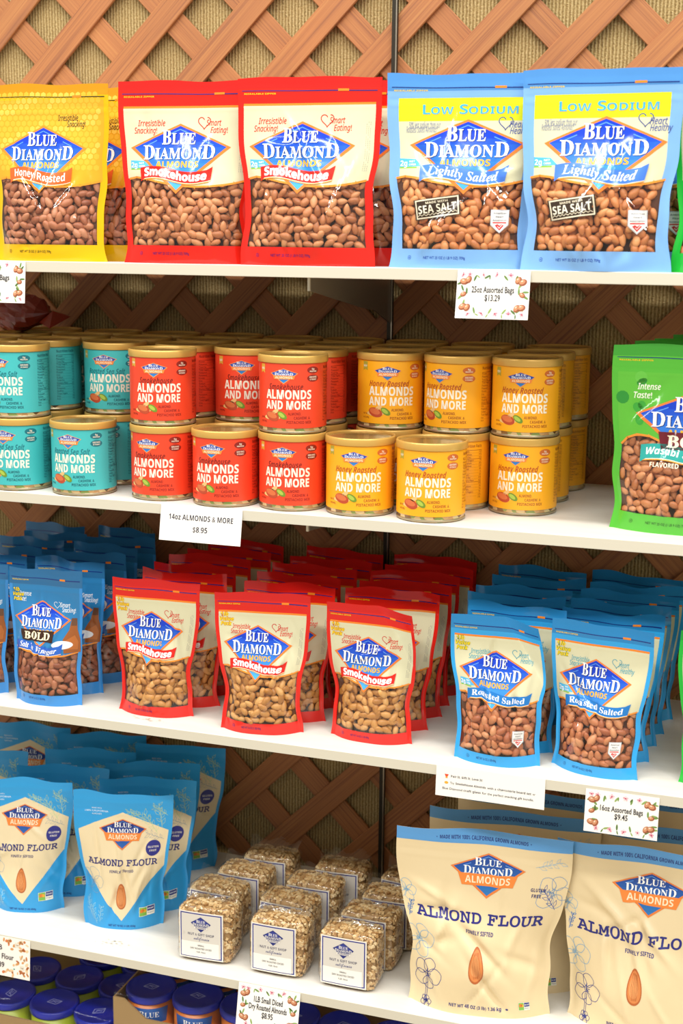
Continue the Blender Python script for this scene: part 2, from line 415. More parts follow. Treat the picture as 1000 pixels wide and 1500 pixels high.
NUT_T = None
def nut_template():
    global NUT_T
    if NUT_T is None:
        v = [(-1.0, 0, 0)]; f = []; na, nl = 8, 6
        for i in range(1, nl):
            x = -math.cos(math.pi * i / nl); r = math.sqrt(max(0, 1 - x * x)) * (1 - 0.30 * (x * 0.5 + 0.5) ** 1.5)
            for k in range(na): v.append((x, r * math.cos(2 * math.pi * k / na), r * math.sin(2 * math.pi * k / na)))
        v.append((1.06, 0, 0))
        for k in range(na): f.append((0, 1 + (k + 1) % na, 1 + k, -1))
        for i in range(nl - 2):
            for k in range(na):
                p = 1 + i * na; q = p + na; f.append((p + k, p + (k + 1) % na, q + (k + 1) % na, q + k))
        e = len(v) - 1; p = 1 + (nl - 2) * na
        for k in range(na): f.append((p + k, p + (k + 1) % na, e, -1))
        NUT_T = (np.array(v), f)
    return NUT_T
def inside(p, poly):
    x, y = p; r = False; n = len(poly)
    for i in range(n):
        x1, y1 = poly[i]; x2, y2 = poly[(i + 1) % n]
        if (y1 > y) != (y2 > y) and x < (x2 - x1) * (y - y1) / (y2 - y1) + x1: r = not r
    return r
def almond_fill(surf, B, win, mat, parent, seed, L=17.6, name='almond_filling'):
    R = random.Random(seed); tv, tf = nut_template(); V = []; F = []; fm = []
    xs = [p[0] for p in win]; ys = [p[1] for p in win]; bs = Surf(surf.us, surf.vs, B)
    for lay_, (dx, dy) in enumerate(((17.2 * L / 21, 14.0 * L / 21), (15.5 * L / 21, 12.5 * L / 21))):
        row = 0; y = min(ys) + 3 + lay_ * 7
        while y < max(ys) + 3:
            x = min(xs) + 1.5 + (row % 2) * dx / 2 + lay_ * 4
            while x < max(xs) + 4:
                px, py = x + R.uniform(-2.6, 2.6), y + R.uniform(-2.2, 2.2); x += dx; px = min(max(px, min(xs) + 1), max(xs) - 1)
                if not inside((px, min(py, max(ys) - 1)), win) and not inside((px, py - 7), win): continue
                P, N = surf.at(np.array([px, py])); Pb, _ = bs.at(np.array([px, py]))
                th = float(np.linalg.norm(Pb - P)) * 1000
                k = min(1.0, th / 13.0)
                l = L * R.uniform(.86, 1.12) / 2; w = l * R.uniform(.62, .74); h = min(l * R.uniform(.46, .56), th * .32)
                if th < 2.2: continue
                dep = h + (1.2 if lay_ == 0 else min(7.5, th * .4))
                tu = np.cross(N, np.array([0, 0, 1.0])); tu /= np.linalg.norm(tu) + 1e-9; tw = np.cross(tu, N)
                an = R.uniform(0, 6.283); e1 = tu * math.cos(an) + tw * math.sin(an); e2 = np.cross(N, e1)
                ti = R.uniform(-.3, .3) * k; e1 = e1 * math.cos(ti) + N * math.sin(ti); n3 = np.cross(e1, e2)
                c = P - N * dep / 1000
                pts = c + (tv[:, :1] * l * e1 + tv[:, 1:2] * w * e2 + tv[:, 2:3] * h * n3) / 1000
                o = len(V); V += [tuple(q) for q in pts]; F += [tuple(i + o for i in q if i >= 0) for q in tf]; fm += [0] * len(tf)
            y += dy; row += 1
    # sheet behind the nuts, its dark colour painted as the shade between them
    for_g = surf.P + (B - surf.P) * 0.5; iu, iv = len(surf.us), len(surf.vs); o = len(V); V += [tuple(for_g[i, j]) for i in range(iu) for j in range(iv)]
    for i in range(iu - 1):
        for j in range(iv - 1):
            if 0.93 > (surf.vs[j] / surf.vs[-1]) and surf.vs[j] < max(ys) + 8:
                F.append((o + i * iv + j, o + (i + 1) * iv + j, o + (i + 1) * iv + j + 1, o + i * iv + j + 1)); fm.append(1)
    return tag(mesh_obj(name, V, F, [mat, plain('nut_gap_shade', '5a3018', .8)], parent, fm, True), kind='stuff')

WHITE = 'fdfdfb'
def kite(A, cx, yt, hw, up, dn, rim='f08a35', deep='1540c8', light='4fb0ee', layer=4, flour=False, kite_cy=None):
    """brand emblem: kite of blue bands with an orange edge; (cx, yt) its top tip"""
    keep, A.part = A.part, 'brand_emblem'
    ym = yt - up; yb = ym - dn
    A.poly([(cx - hw, ym), (cx, yb), (cx + hw, ym), (cx, yt)], rim, layer)
    e = hw * .056; h2 = hw - e * 1.5; u2 = up - e * .75; d2 = dn - e * 1.2
    def hx(y):
        return h2 * (1 - (y - ym) / u2) if y > ym else h2 * (1 - (ym - y) / d2)
    c0 = np.array([int(deep[i:i + 2], 16) for i in (0, 2, 4)]); c1 = np.array([int(light[i:i + 2], 16) for i in (0, 2, 4)])
    ks = np.linspace(ym + u2, ym - d2, 13)
    for i in range(12):
        a, b = ks[i], ks[i + 1]; t = max(0, (i - 2) / 9.0); c = c0 + (c1 - c0) * min(1, t) ** .8
        pts = [(cx - hx(a), a), (cx - hx(b), b), (cx + hx(b), b), (cx + hx(a), a)]
        if a > ym > b: pts = [(cx - hx(a), a), (cx - h2, ym), (cx - hx(b), b), (cx + hx(b), b), (cx + h2, ym), (cx + hx(a), a)]
        pts = [p for k, p in enumerate(pts) if k == 0 or abs(p[0] - pts[k - 1][0]) + abs(p[1] - pts[k - 1][1]) > 1e-6]
        A.poly(pts, '%02x%02x%02x' % tuple(int(v) for v in c), layer + 1)
    g = hw * .16
    for sg in (-1, 1):
        A.line([(cx + sg * (h2 * .80), ym + u2 * .06), (cx + sg * h2 * .34, ym + u2 * .50)] if False else [(cx + sg * h2 * .72, ym + u2 * .10), (cx + sg * h2 * .50, ym + u2 * .32)], hw * .016, '5f9df0', layer + 2)
        A.line([(cx, ym + u2 * .84), (cx + sg * h2 * .22, ym + u2 * .62)], hw * .016, '5f9df0', layer + 2)
    if flour:
        A.runs([('B', 1.25), ('LUE', 1)], 'serifB', cx, ym + up * .16, hw * .72, up * .42, WHITE, layer + 3)
        A.runs([('D', 1.25), ('IAMON', 1), ('D', 1.25)], 'serifB', cx, ym - up * .42, hw * 1.30, up * .42, WHITE, layer + 3)
        y0 = ym - dn * .20
        A.poly([(cx - hw * .80, y0), (cx - hw * .70, y0 - up * .78), (cx + hw * .70, y0 - up * .78), (cx + hw * .80, y0)], 'f0883a', layer + 3)
        A.text('ALMONDS', 'sansB', cx, y0 - up * .62, 'fbe7c3', layer + 4, w=hw * 1.22, h=up * .46)
    else:
        A.runs([('B', 1.28), ('LUE', 1)], 'serifB', cx - hw * .02 + .8, ym + up * .13 - .6, hw * .66, up * .46, '0c2372', layer + 3, off=.012)
        A.runs([('B', 1.28), ('LUE', 1)], 'serifB', cx - hw * .02, ym + up * .13, hw * .66, up * .46, WHITE, layer + 4, off=.006)
        A.runs([('D', 1.28), ('IAMON', 1), ('D', 1.28)], 'serifB', cx - hw * .01 + .8, ym - up * .50 - .6, hw * 1.44, up * .46, '0c2372', layer + 3, off=.012)
        A.runs([('D', 1.28), ('IAMON', 1), ('D', 1.28)], 'serifB', cx - hw * .01, ym - up * .50, hw * 1.44, up * .46, WHITE, layer + 4, off=.006)
        A.text('ALMONDS', 'sansB', cx - hw * .02, ym - up * .86, 'f2b62c', layer + 3, w=hw * .88, h=up * .26, off=.01)
    A.part = keep
def ribbon(A, x0, x1, ym, h, col, edge, txt, font, tcol, tw, th, layer=10, tx=None, off=0.0, amp=None, sp=1.0):
    keep, A.part = A.part, 'flavour_ribbon'
    amp = h * .28 if amp is None else amp; n = 18; L = x1 - x0
    w = lambda x: amp * math.sin((x - x0) / L * 2 * math.pi * .92 + .5) * (1 if True else 0)
    xs = [x0 + L * i / n for i in range(n + 1)]
    up = [(x, ym + h / 2 + w(x)) for x in xs]; dn = [(x, ym - h / 2 + w(x)) for x in xs]
    A.poly([(x, y - h * .13) for x, y in dn] + [(x, y - h * .0) for x, y in reversed(dn)], edge, layer)
    A.poly([(x, y - h * .05) for x, y in dn] + [(x, y + h * .05) for x, y in reversed(dn)], 'fbeeda', layer + 1)
    A.poly([(x0, dn[0][1] - h * .22)] + dn[1:] + [(x1 + h * .12, up[-1][1] + h * .22)] + list(reversed(up[:-1])), col, layer + 2)
    cx = (x0 + x1) / 2 if tx is None else tx
    A.text(txt, font, cx, ym - th * .46, tcol, layer + 3, w=tw, h=th, off=off, bend=lambda x: np.array(amp * np.sin((x + cx - x0) / L * 2 * math.pi * .92 + .5)), sp=sp)
    A.part = keep
def heart(A, cx, cy, r, col, layer, w):
    pts = [(cx + r * (16 * math.sin(t) ** 3) / 16, cy + r * (13 * math.cos(t) - 5 * math.cos(2 * t) - 2 * math.cos(3 * t) - math.cos(4 * t)) / 16) for t in np.linspace(.9, 6.0, 22)]
    A.line(pts, w, col, layer)
def zipper(A, W, H, v, col='1b2f7d', mark='f08a2a', tcol='f4d020', slope=.006):
    keep, A.part = A.part, 'zipper_strip'
    y = H * (1 - v)
    A.poly([(-W * .47, y - .5), (W * .47, y - .9 - W * slope), (W * .47, y + .5 - W * slope), (-W * .47, y + .5)], col, 3)
    A.rect(W * .20, y - 1.8, W * .275, y + 1.2, mark, 4)
    A.text('RESEALABLE ZIPPER', 'sansB', -W * .345, y - 5.0, tcol, 3, w=W * .22, h=2.0)
    A.part = keep
def small_print(A, W, H, col, txt, v=.945, w=.30, cx=-.09, mark=True):
    keep, A.part = A.part, 'weight_lettering'
    A.text(txt, 'sans', W * cx, H * (1 - v) - 1.6, col, 3, w=W * w, h=3.4, off=.012)
    if mark:
        x, y = W * (cx - w / 2 - .11), H * (1 - v)
        A.ell(x, y, 2.6, 2.6, col, 3); A.ell(x, y, 2.0, 2.0, A.base, 4); A.ell(x, y, .9, .9, col, 5)
    A.part = keep
def window_wave(W, H, pts, bottom, l=.055, r=.945):
    X = lambda u: (u - .5) * W
    w = [(X(u), H * (1 - v)) for u, v in pts]
    return w, [(X(l), H * (1 - bottom)), (X(r), H * (1 - bottom))] + [p for p in reversed(w)]
STDWAVE = [(.055, .53), (.12, .522), (.2, .53), (.3, .548), (.4, .562), (.5, .572), (.6, .576), (.7, .574), (.8, .567), (.88, .556), (.945, .543)]
def art_bag(W, H, d):
    """d: the print of one kind of almond pouch. u runs 0..1 from the left, v 0..1 from the top"""
    A = Art('film'); A.base = d['border']
    X = lambda u: (u - .5) * W
    Y = lambda v: H * (1 - v)
    wave, win = window_wave(W, H, d.get('wave', STDWAVE), d.get('bottom', .90), d.get('wl', .055), d.get('wr', .945))
    A.poly([(-W / 2, 0), (W / 2, 0), (W / 2, H), (-W / 2, H)], d['border'], 0, holes=[win])
    A.part = 'window'; A.poly(win, MATS['window_film'], 0); A.part = 'front_panel'
    pl, pr, pt = d.get('pl', .04), d.get('pr', .96), d.get('ptop', .147)
    if d.get('panel'):
        top = [(X(pl), Y(pt)), (X(pr), Y(pt))]
        A.poly([(X(pl), wave[0][1])] + wave[1:-1] + [(X(pr), wave[-1][1])] + top[::-1], d['panel'], 1)
        if d.get('topline'): A.rect(X(pl), Y(pt), X(pr), Y(pt) + H * .012, d['topline'], 2)
    if d.get('header'): A.rect(-W / 2, Y(d.get('hv', .10)), W / 2, H, d['header'], 1)
    if d.get('honey'):
        r = W * .028; j = 0; y = Y(.50)
        while y < Y(.06):
            x = X(pl) + r + (j % 2) * r * .866
            while x < X(pr) - r:
                if y > Y(.50): A.poly([(x + r * .82 * math.sin(k * math.pi / 3), y + r * .82 * math.cos(k * math.pi / 3)) for k in range(6)], 'e9b436' if (j * 7 + int(x)) % 3 else 'eec24e', 2)
                x += r * 1.732
            y += r * 1.5; j += 1
    A.line([(p[0], p[1] - .4) for p in wave], H * .011, d.get('waveline', 'ef9236'), 3)
    zipper(A, W, H, d.get('zv', .068), d.get('zcol', '1b2f7d'))
    if d.get('band'):
        A.rect(X(pl), Y(.24), X(pr), Y(.122), 'dde11f', 2); A.part = 'lettering'
        for ox, cl, ly in ((.5, 'f2a050', 4), (0, '3db4de', 5)):
            A.runs([('L', 1.3), ('OW', 1)], 'sansB', X(.335) + ox, Y(.205) - ox, W * .20, H * .038, cl, ly, off=-.008)
            A.runs([('S', 1.3), ('ODIUM', 1)], 'sansB', X(.665) + ox, Y(.205) - ox, W * .38, H * .038, cl, ly, off=-.008)
        A.part = 'front_panel'
    kx = d.get('kx', .457); kw = d.get('kw', .755)
    kt = d.get('kt', .231)
    kite(A, X(kx), Y(kt), W * kw / 2, H * .130, H * .256 * d.get('kd', 1), rim=d.get('rim', 'ee8238'))
    rb = d['ribbon']
    ribbon(A, X(rb['x0']), X(rb['x1']), Y(rb['y']), H * rb.get('h', .062), rb['col'], rb.get('edge', 'f0a040'), rb['txt'], rb.get('font', 'sansB'), rb.get('tcol', WHITE), W * rb['tw'], H * rb.get('th', .036), off=rb.get('off', .02), amp=rb.get('amp'))
    A.part = 'lettering'
    for i, (t, u, v, w, col) in enumerate(d.get('script', [])):
        A.part = 'slogan_lettering#%d' % (i // 2)
        A.text(t, 'sansI', X(u), Y(v), col, 3, w=W * w, h=H * .032, off=.014)
    if d.get('heart'):
        A.part = 'slogan_lettering#' + ('0' if d.get('band') else '1'); hu, hv, hc = d['heart']; heart(A, X(hu), Y(hv), W * .045, hc, 3, W * .006)
    if d.get('badge'):
        A.part = 'nutrition_badge'; A.poly([(X(.075), Y(.475)), (X(.24), Y(.472)), (X(.19), Y(.435)), (X(.075), Y(.430))], '58b9e6', 2); A.rect(X(.075), Y(.482), X(.2), Y(.475), '86c440', 2)
        A.text(d['badge'], 'sansB', X(.105), Y(.470), WHITE, 4, w=W * .05, h=H * .028); A.text('NET', 'sansB', X(.165), Y(.452), WHITE, 4, w=W * .04, h=H * .010); A.text('CARBS', 'sansB', X(.168), Y(.468), WHITE, 4, w=W * .05, h=H * .010)
    if d.get('pound'):
        A.part = 'value_lettering'
        for i, (t, u, w) in enumerate((('1lb', .10, .085), ('Value', .125, .15), ('Pack', .12, .12))):
            for ly, cl, of in ((5, d['pound'], .05), (6, 'f5d21e', .015)):
                A.text(t, 'sansBI', X(u), Y(.175 + i * .034), cl, ly, w=W * w, h=H * .026, off=of)
        A.part = 'lettering'
    if d.get('bold'):
        b = d['bold']; A.part = 'flavour_ribbon'
        A.poly([(X(b['x0'] - .02), Y(b['y0'])), (X(b['x0']), Y(b['y1'])), (X(b['x1']), Y(b['y1'])), (X(b['x1'] + .02), Y(b['y0']))][::-1], b['col'], 12)
        A.text('BOLD', 'serifB', X((b['x0'] + b['x1']) / 2), Y(b['y1']) + H * .012, 'fbeecb', 13, w=W * (b['x1'] - b['x0']) * .82, h=H * (b['y1'] - b['y0']) * .66, off=.015)
        A.part = 'lettering'
        if b.get('sub'): A.text(b['sub'], 'sansB', X(b['sx']), Y(b['sv']), b['scol'], 14, w=W * b['sw'], h=H * .024)
    if d.get('stamp'):
        A.part = 'sea_salt_stamp'; cx, cy = X(.35), Y(.685); r = math.radians(7); c, s_ = math.cos(r), math.sin(r)
        rot = lambda x, y: (cx + x * c - y * s_, cy + x * s_ + y * c)
        for k, cl, ly in ((1, '3b2e24', 4), (.94, 'e8dcc0', 5), (.88, '3b2e24', 6)):
            w, h = W * .17 * k, H * .052 * (k if k > .9 else .80); A.poly([rot(-w, -h), rot(w, -h), rot(w, h), rot(-w, h)], cl, ly)
        A.text('SEA SALT', 'sansB', *rot(0, -H * .022), 'f3ead2', 7, w=W * .28, h=H * .040, rot=r); A.text('MADE WITH', 'sansB', *rot(0, H * .024), 'e8dcc0', 7, w=W * .16, h=H * .011, rot=r)
        A.line([rot(W * .29 * (k / 20 - .5), -H * .034 + (k % 2) * H * .008) for k in range(21)], .8, 'e8dcc0', 7); A.part = 'lettering'
    if d.get('shield'):
        A.part = 'heart_check_shield'; su, sv = d['shield']; x, y = X(su), Y(sv); w, h = W * .062, H * .06
        A.poly([(x - w, y + h), (x - w, y - h * .3), (x, y - h), (x + w, y - h * .3), (x + w, y + h)][::-1], 'c8ccd0', 4); A.poly([(x - w * .9, y + h * .92), (x - w * .9, y - h * .26), (x, y - h * .9), (x + w * .9, y - h * .26), (x + w * .9, y + h * .92)][::-1], 'f4f2ee', 5)
        for i, t in enumerate(('American', 'Heart', 'Association')): A.text(t, 'sansB', x, y + h * (.62 - i * .30), '6a6f78', 6, w=w * 1.4 * (1, .62, 1.1)[i], h=h * .17)
        A.rect(x - w * .75, y - h * .16, x + w * .75, y - h * .05, 'd9393a', 6)
        A.poly([(x - w * .5, y - h * .34), (x - w * .22, y - h * .22), (x, y - h * .36), (x + w * .22, y - h * .22), (x + w * .5, y - h * .34), (x, y - h * .78)], 'd9393a', 6); A.line([(x - w * .2, y - h * .42), (x - w * .02, y - h * .58), (x + w * .3, y - h * .28)], .8, 'f4f2ee', 7)
        A.part = 'lettering'
    if d.get('bottle'):
        A.part = 'vinegar_picture'; x = X(.89)
        A.poly([(x - W * .10, Y(.60)), (x - W * .12, Y(.50)), (x - W * .05, Y(.43)), (x - W * .03, Y(.36)), (x + W * .04, Y(.36)), (x + W * .05, Y(.43)), (x + W * .09, Y(.50)), (x + W * .09, Y(.60))], '9c5a2c', 5)
        A.poly([(x - W * .08, Y(.57)), (x - W * .09, Y(.51)), (x + W * .02, Y(.47)), (x + W * .06, Y(.52)), (x + W * .05, Y(.58))], 'b86c34', 6); A.rect(x - W * .03, Y(.40), x + W * .04, Y(.345), '6b4a36', 6)
        A.ell(X(.76), Y(.54), W * .13, H * .030, 'eef0f2', 7); A.part = 'lettering'
    if d.get('leaf'):
        A.part = 'leaf_print'; R = random.Random(4)
        for _ in range(16): A.ell(X(R.choice((R.uniform(.07, .2), R.uniform(.6, .93)))), Y(R.uniform(.16, .5)), W * R.uniform(.02, .05), H * R.uniform(.015, .035), R.choice(('3fa33a', '66bd45', '2f8f35')), 2, 12, R.uniform(0, 3))
        A.part = 'lettering'
    if d.get('side'):
        for i in range(3):
            n = 24; x = X(.905 + i * .013)
            for k in range(n):
                if (k * 7 + i * 5) % 6: A.rect(x - .35, Y(.24 + k * .011) - H * .004, x + .35, Y(.24 + k * .011) + H * .004, 'a9a594', 2)
    small_print(A, W, H, d.get('pcol', '2b2f86'), d['net'], v=d.get('nv', .945), w=d.get('nw', .30))
    return A, win
MATS['window_film'] = mat_clear('window_film', 0.07, 0.055, 0.35, 30, bd=0.003)
NUTM = {
 'smoke25': mat_nut('smokehouse_nut_skin', [(0.15, 'a35d31'), (0.5, 'c67c49'), (0.85, 'dd9a66')]),
 'honey': mat_nut('glazed_nut_skin', [(0.15, '8f4a2c'), (0.5, 'b87048'), (0.85, 'cd8c66')]),
 'salted': mat_nut('salted_nut_skin', [(0.15, 'ae6230'), (0.5, 'd28245'), (0.85, 'e6a062')]),
 'smoke16': mat_nut('golden_nut_skin', [(0.15, 'a86c2a'), (0.5, 'cc8f48'), (0.85, 'e0aa64')]),
 'vinegar': mat_nut('dark_nut_skin', [(0.15, '7c3f28'), (0.5, 'a45c38'), (0.85, 'bf7f58')]),
 'roast': mat_nut('roasted_nut_skin', [(0.15, '9d5230'), (0.5, 'c6784a'), (0.85, 'db9a6a')]),
}
CREAM = 'dad6b2'
RED = 'de2318'
smk = dict(border=RED, header='cf1f1a', hv=.055, panel=CREAM, topline='f0862c', badge='2g', side=True, nut='smoke25', heart=(.63, .225, 'd8352c'),
           ribbon=dict(x0=.16, x1=.71, y=.512, h=.062, col='d9261c', txt='Smokehouse', tw=.49, th=.043, off=.030),
           script=[('Irresistible', .245, .243, .20, 'd8352c'), ('Snacking!', .20, .283, .17, 'd8352c'), ('Smart', .70, .243, .11, 'd8352c'), ('Eating!', .74, .283, .125, 'd8352c')],
           net='NET WT 25 OZ (1 LB 9 OZ) 709g', pcol='5a1b6a')
lts = dict(border='7fb2ea', header='4f8fd2', hv=.085, panel=CREAM, ptop=.24, band=True, badge='2g', nut='salted', heart=(.78, .25, '4a5a9a'), kx=.535, kw=.78,
           ribbon=dict(x0=.225, x1=.815, y=.515, col='4a7fe0', txt='Lightly Salted', tw=.49, font='serifBI', th=.044, off=.0, h=.068), stamp=True, shield=(.80, .755),
           script=[('Heart', .86, .275, .11, '4a5a9a'), ('Healthy', .88, .308, .14, '4a5a9a'), ('50% less sodium than our', .25, .275, .21, '8a8fa0'), ('Roasted Salted Almonds*', .23, .298, .21, '8a8fa0')],
           net='NET WT 25 OZ (1 LB 9 OZ) 709g', pcol='2a4fb0', pl=.075, pr=.925, wl=.085, wr=.915)
hon = dict(border='e4b608', header='d09014', hv=.062, panel='e0a628', honey=True, ptop=.09, nut='honey', zcol='3a3a1c', kx=.455,
           ribbon=dict(x0=.17, x1=.72, y=.516, col='e3622a', txt='Honey Roasted', tw=.46, font='sansB', off=-.006, th=.042, h=.068), rim='ef8d2d', waveline='ef9a2c',
           script=[('Irresistible', .66, .205, .17, '4a3a24'), ('Snacking!', .73, .240, .155, '4a3a24')], net='NET WT 25 OZ (1 LB 9 OZ) 709g', pcol='3a3412', bottom=.905)
grn = dict(border='26b93c', header='1f9e36', hv=.06, panel=CREAM, topline='f0b42c', badge='3g', nut='salted', pound=None,
           ribbon=dict(x0=.16, x1=.71, y=.522, col='2f9a3c', txt='Whole Natural', tw=.48, font='serifBI'), script=[('Irresistible', .245, .243, .20, '3a8a3c'), ('Snacking!', .20, .283, .17, '3a8a3c')],
           net='NET WT 16 OZ (1 LB) 454g', pcol='14602a')
was = dict(border='55b437', header='3f9a33', hv=.06, panel='5fb83a', leaf=True, nut='smoke25', kx=.56, kw=.80, kt=.235, zcol='1d3f6d',
           wave=[(.055, .53), (.1, .495), (.17, .475), (.26, .48), (.36, .51), (.48, .545), (.6, .575), (.75, .575), (.88, .56), (.945, .543)],
           bold=dict(x0=.34, x1=.80, y0=.455, y1=.545, col='6a1a26', sub='FLAVORED', sx=.375, sv=.638, sw=.20, scol='f5efd6'),
           ribbon=dict(x0=.20, x1=.92, y=.575, h=.075, col='2f9f97', txt='Wasabi & Soy Sauce', tw=.64, font='sansBI', off=.0),
           script=[('Intense', .245, .238, .15, 'f2f4e2'), ('Taste!', .205, .285, .12, 'f2f4e2')], net='NET WT 25 OZ (1 LB 9 OZ) 709g', pcol='2d5f22')
svb = dict(border='3d8fd6', header='2d6d9f', hv=.12, panel='2f7fb8', ptop=.12, nut='vinegar', pound='2a5a20', bottle=True, kx=.455, kw=.80, kd=.8, heart=(.66, .255, 'dfeaf4'),
           wave=[(.055, .585), (.2, .592), (.4, .61), (.6, .622), (.8, .618), (.945, .60)], bottom=.915,
           bold=dict(x0=.18, x1=.64, y0=.445, y1=.522, col='3a2216'), ribbon=dict(x0=.08, x1=.76, y=.572, h=.058, col='2e62c0', txt="Salt 'n Vinegar", tw=.56, font='serifBI', off=0),
           script=[('Intense', .22, .205, .16, 'e4edf4'), ('Taste!', .17, .245, .12, 'e4edf4'), ('Smart', .77, .270, .14, 'e4edf4'), ('Snacking!', .82, .305, .18, 'e4edf4')],
           net='NET WT 16 OZ (1 LB) 454g', pcol='1b4f96', nw=.26)
sm1 = dict(smk, nut='smoke16', pound='b8201c', net='NET WT 16 OZ (1 LB) 454g', nw=.24, nv=.953, bottom=.915,
           script=[('Irresistible', .28, .262, .19, 'd8352c'), ('Snacking!', .25, .298, .17, 'd8352c'), ('Smart', .72, .262, .11, 'd8352c'), ('Eating!', .76, .298, .13, 'd8352c')], heart=(.65, .24, 'd8352c'))
sm1['badge'] = None
sm1['ribbon'] = dict(smk['ribbon'], x0=.15, x1=.79, tw=.565, th=.044)
rs1 = dict(border='33a3e4', header='2a86c4', hv=.10, panel=CREAM, topline='f0862c', nut='roast', pound='2a7a2a', badge='2g', heart=(.66, .24, '5aa9b8'), shield=(.77, .80), bottom=.92,
           ribbon=dict(x0=.16, x1=.86, y=.532, col='2477c2', txt='Roasted Salted', tw=.60, font='serifB', off=0, th=.036),
           script=[('Irresistible', .30, .262, .19, '5aa9b8'), ('Snacking!', .27, .298, .17, '5aa9b8'), ('Heart', .73, .262, .10, '5aa9b8'), ('Healthy', .77, .298, .14, '5aa9b8')], net='NET WT 16 OZ (1 LB) 454g', pcol='1b5a9a', nw=.24, nv=.957)
gr1 = dict(grn, pound='1f7a2a', bottom=.915)
ARTS = {}
def pouch(kind, d, W, H, loc, rz, label, cat, group, seed, **kw):
    key = (kind, W, H)
    if key not in ARTS: ARTS[key] = art_bag(W, H, d)
    art, win = ARTS[key]
    surf, B = pouch_surf(W, H, seed=seed, **kw)
    root = empty('almond_pouch', loc, math.radians(rz)); tag(root, label, cat, group)
    objs = lay(art, surf, root)
    back_panel(B, surf.P, M('film', d['border']), root)
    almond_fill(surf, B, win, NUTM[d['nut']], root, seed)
    return root

# ------------------------------------------------------------------ the setting
Z1, Z2, Z3, Z4 = ZO - 0.4067, ZO - 0.7563, ZO - 1.1051, ZO - 1.5031     # shelf tops
DEP = 0.4284; XL, XR = -0.62, 2.05; ZD = 0.20
tag(mesh_obj('floor', [(-4, -5, 0), (5, -5, 0), (5, 1, 0), (-4, 1, 0)], [(0, 1, 2, 3)], plain('floor_vinyl', 'b8ad9a', .45)), kind='structure')
b = MB(); b.box((XL - .02, .012, 0), (XR + .02, .04, 2.55)); tag(b.build('wall_back', mat_carpet()), kind='structure')
P_, h_ = 0.1524, 0.0471
def clip(poly, x0, x1, z0, z1):
    for ax, lim, sg in ((0, x0, 1), (0, x1, -1), (1, z0, 1), (1, z1, -1)):
        out = []
        for i in range(len(poly)):
            p, q = poly[i], poly[(i + 1) % len(poly)]; a, c = (p[ax] - lim) * sg, (q[ax] - lim) * sg
            if a >= 0: out.append(p)
            if (a > 0 > c) or (a < 0 < c):
                t = a / (a - c); out.append((p[0] + (q[0] - p[0]) * t, p[1] + (q[1] - p[1]) * t))
        poly = out
        if not poly: break
    return poly
lat = tag(empty('lattice_panel', (0, 0, .2)), 'tan wooden lattice of crossed diagonal slats behind the shelves', 'lattice')
for nm, sg, y0, y1, ang in (('front_slats', 1, -.0065, 0, math.radians(45)), ('rear_slats', -1, 0, .0065, math.radians(-45))):
    b = MB()
    for k in range(-30, 45):
        lo, hi = k * P_ + h_, (k + 1) * P_ - h_                   # slat lies between lo < x - sg*z < hi
        zb, zt = -1.80, .45
        pl = clip([(lo + sg * zb, zb), (hi + sg * zb, zb), (hi + sg * zt, zt), (lo + sg * zt, zt)], XL, XR, zb, zt)
        if len(pl) > 2: b.prism([(x, z + ZO - .2) for x, z in pl], y0, y1)
    o = b.build(nm, mat_wood('lattice_wood_' + nm, ang), lat); bevel(o, .0012, 1)
XU = 0.6373
up = tag(empty('upright_post', (XU, 0, 0)), 'thin dark metal upright post with bright edge in front of the lattice', 'post')
b = MB(); b.box((-.0045, -.014, 0), (.0045, -.0066, ZO + .45)); b.build('channel', plain('dark_steel', '3a352c', .4, .6), up)
b = MB(); b.box((.0022, -.0148, 0), (.0042, -.0141, ZO + .45)); b.build('bright_edge', plain('bright_steel', 'b9b1a0', .3, .9), up)
shelf_m = mat_shelf()
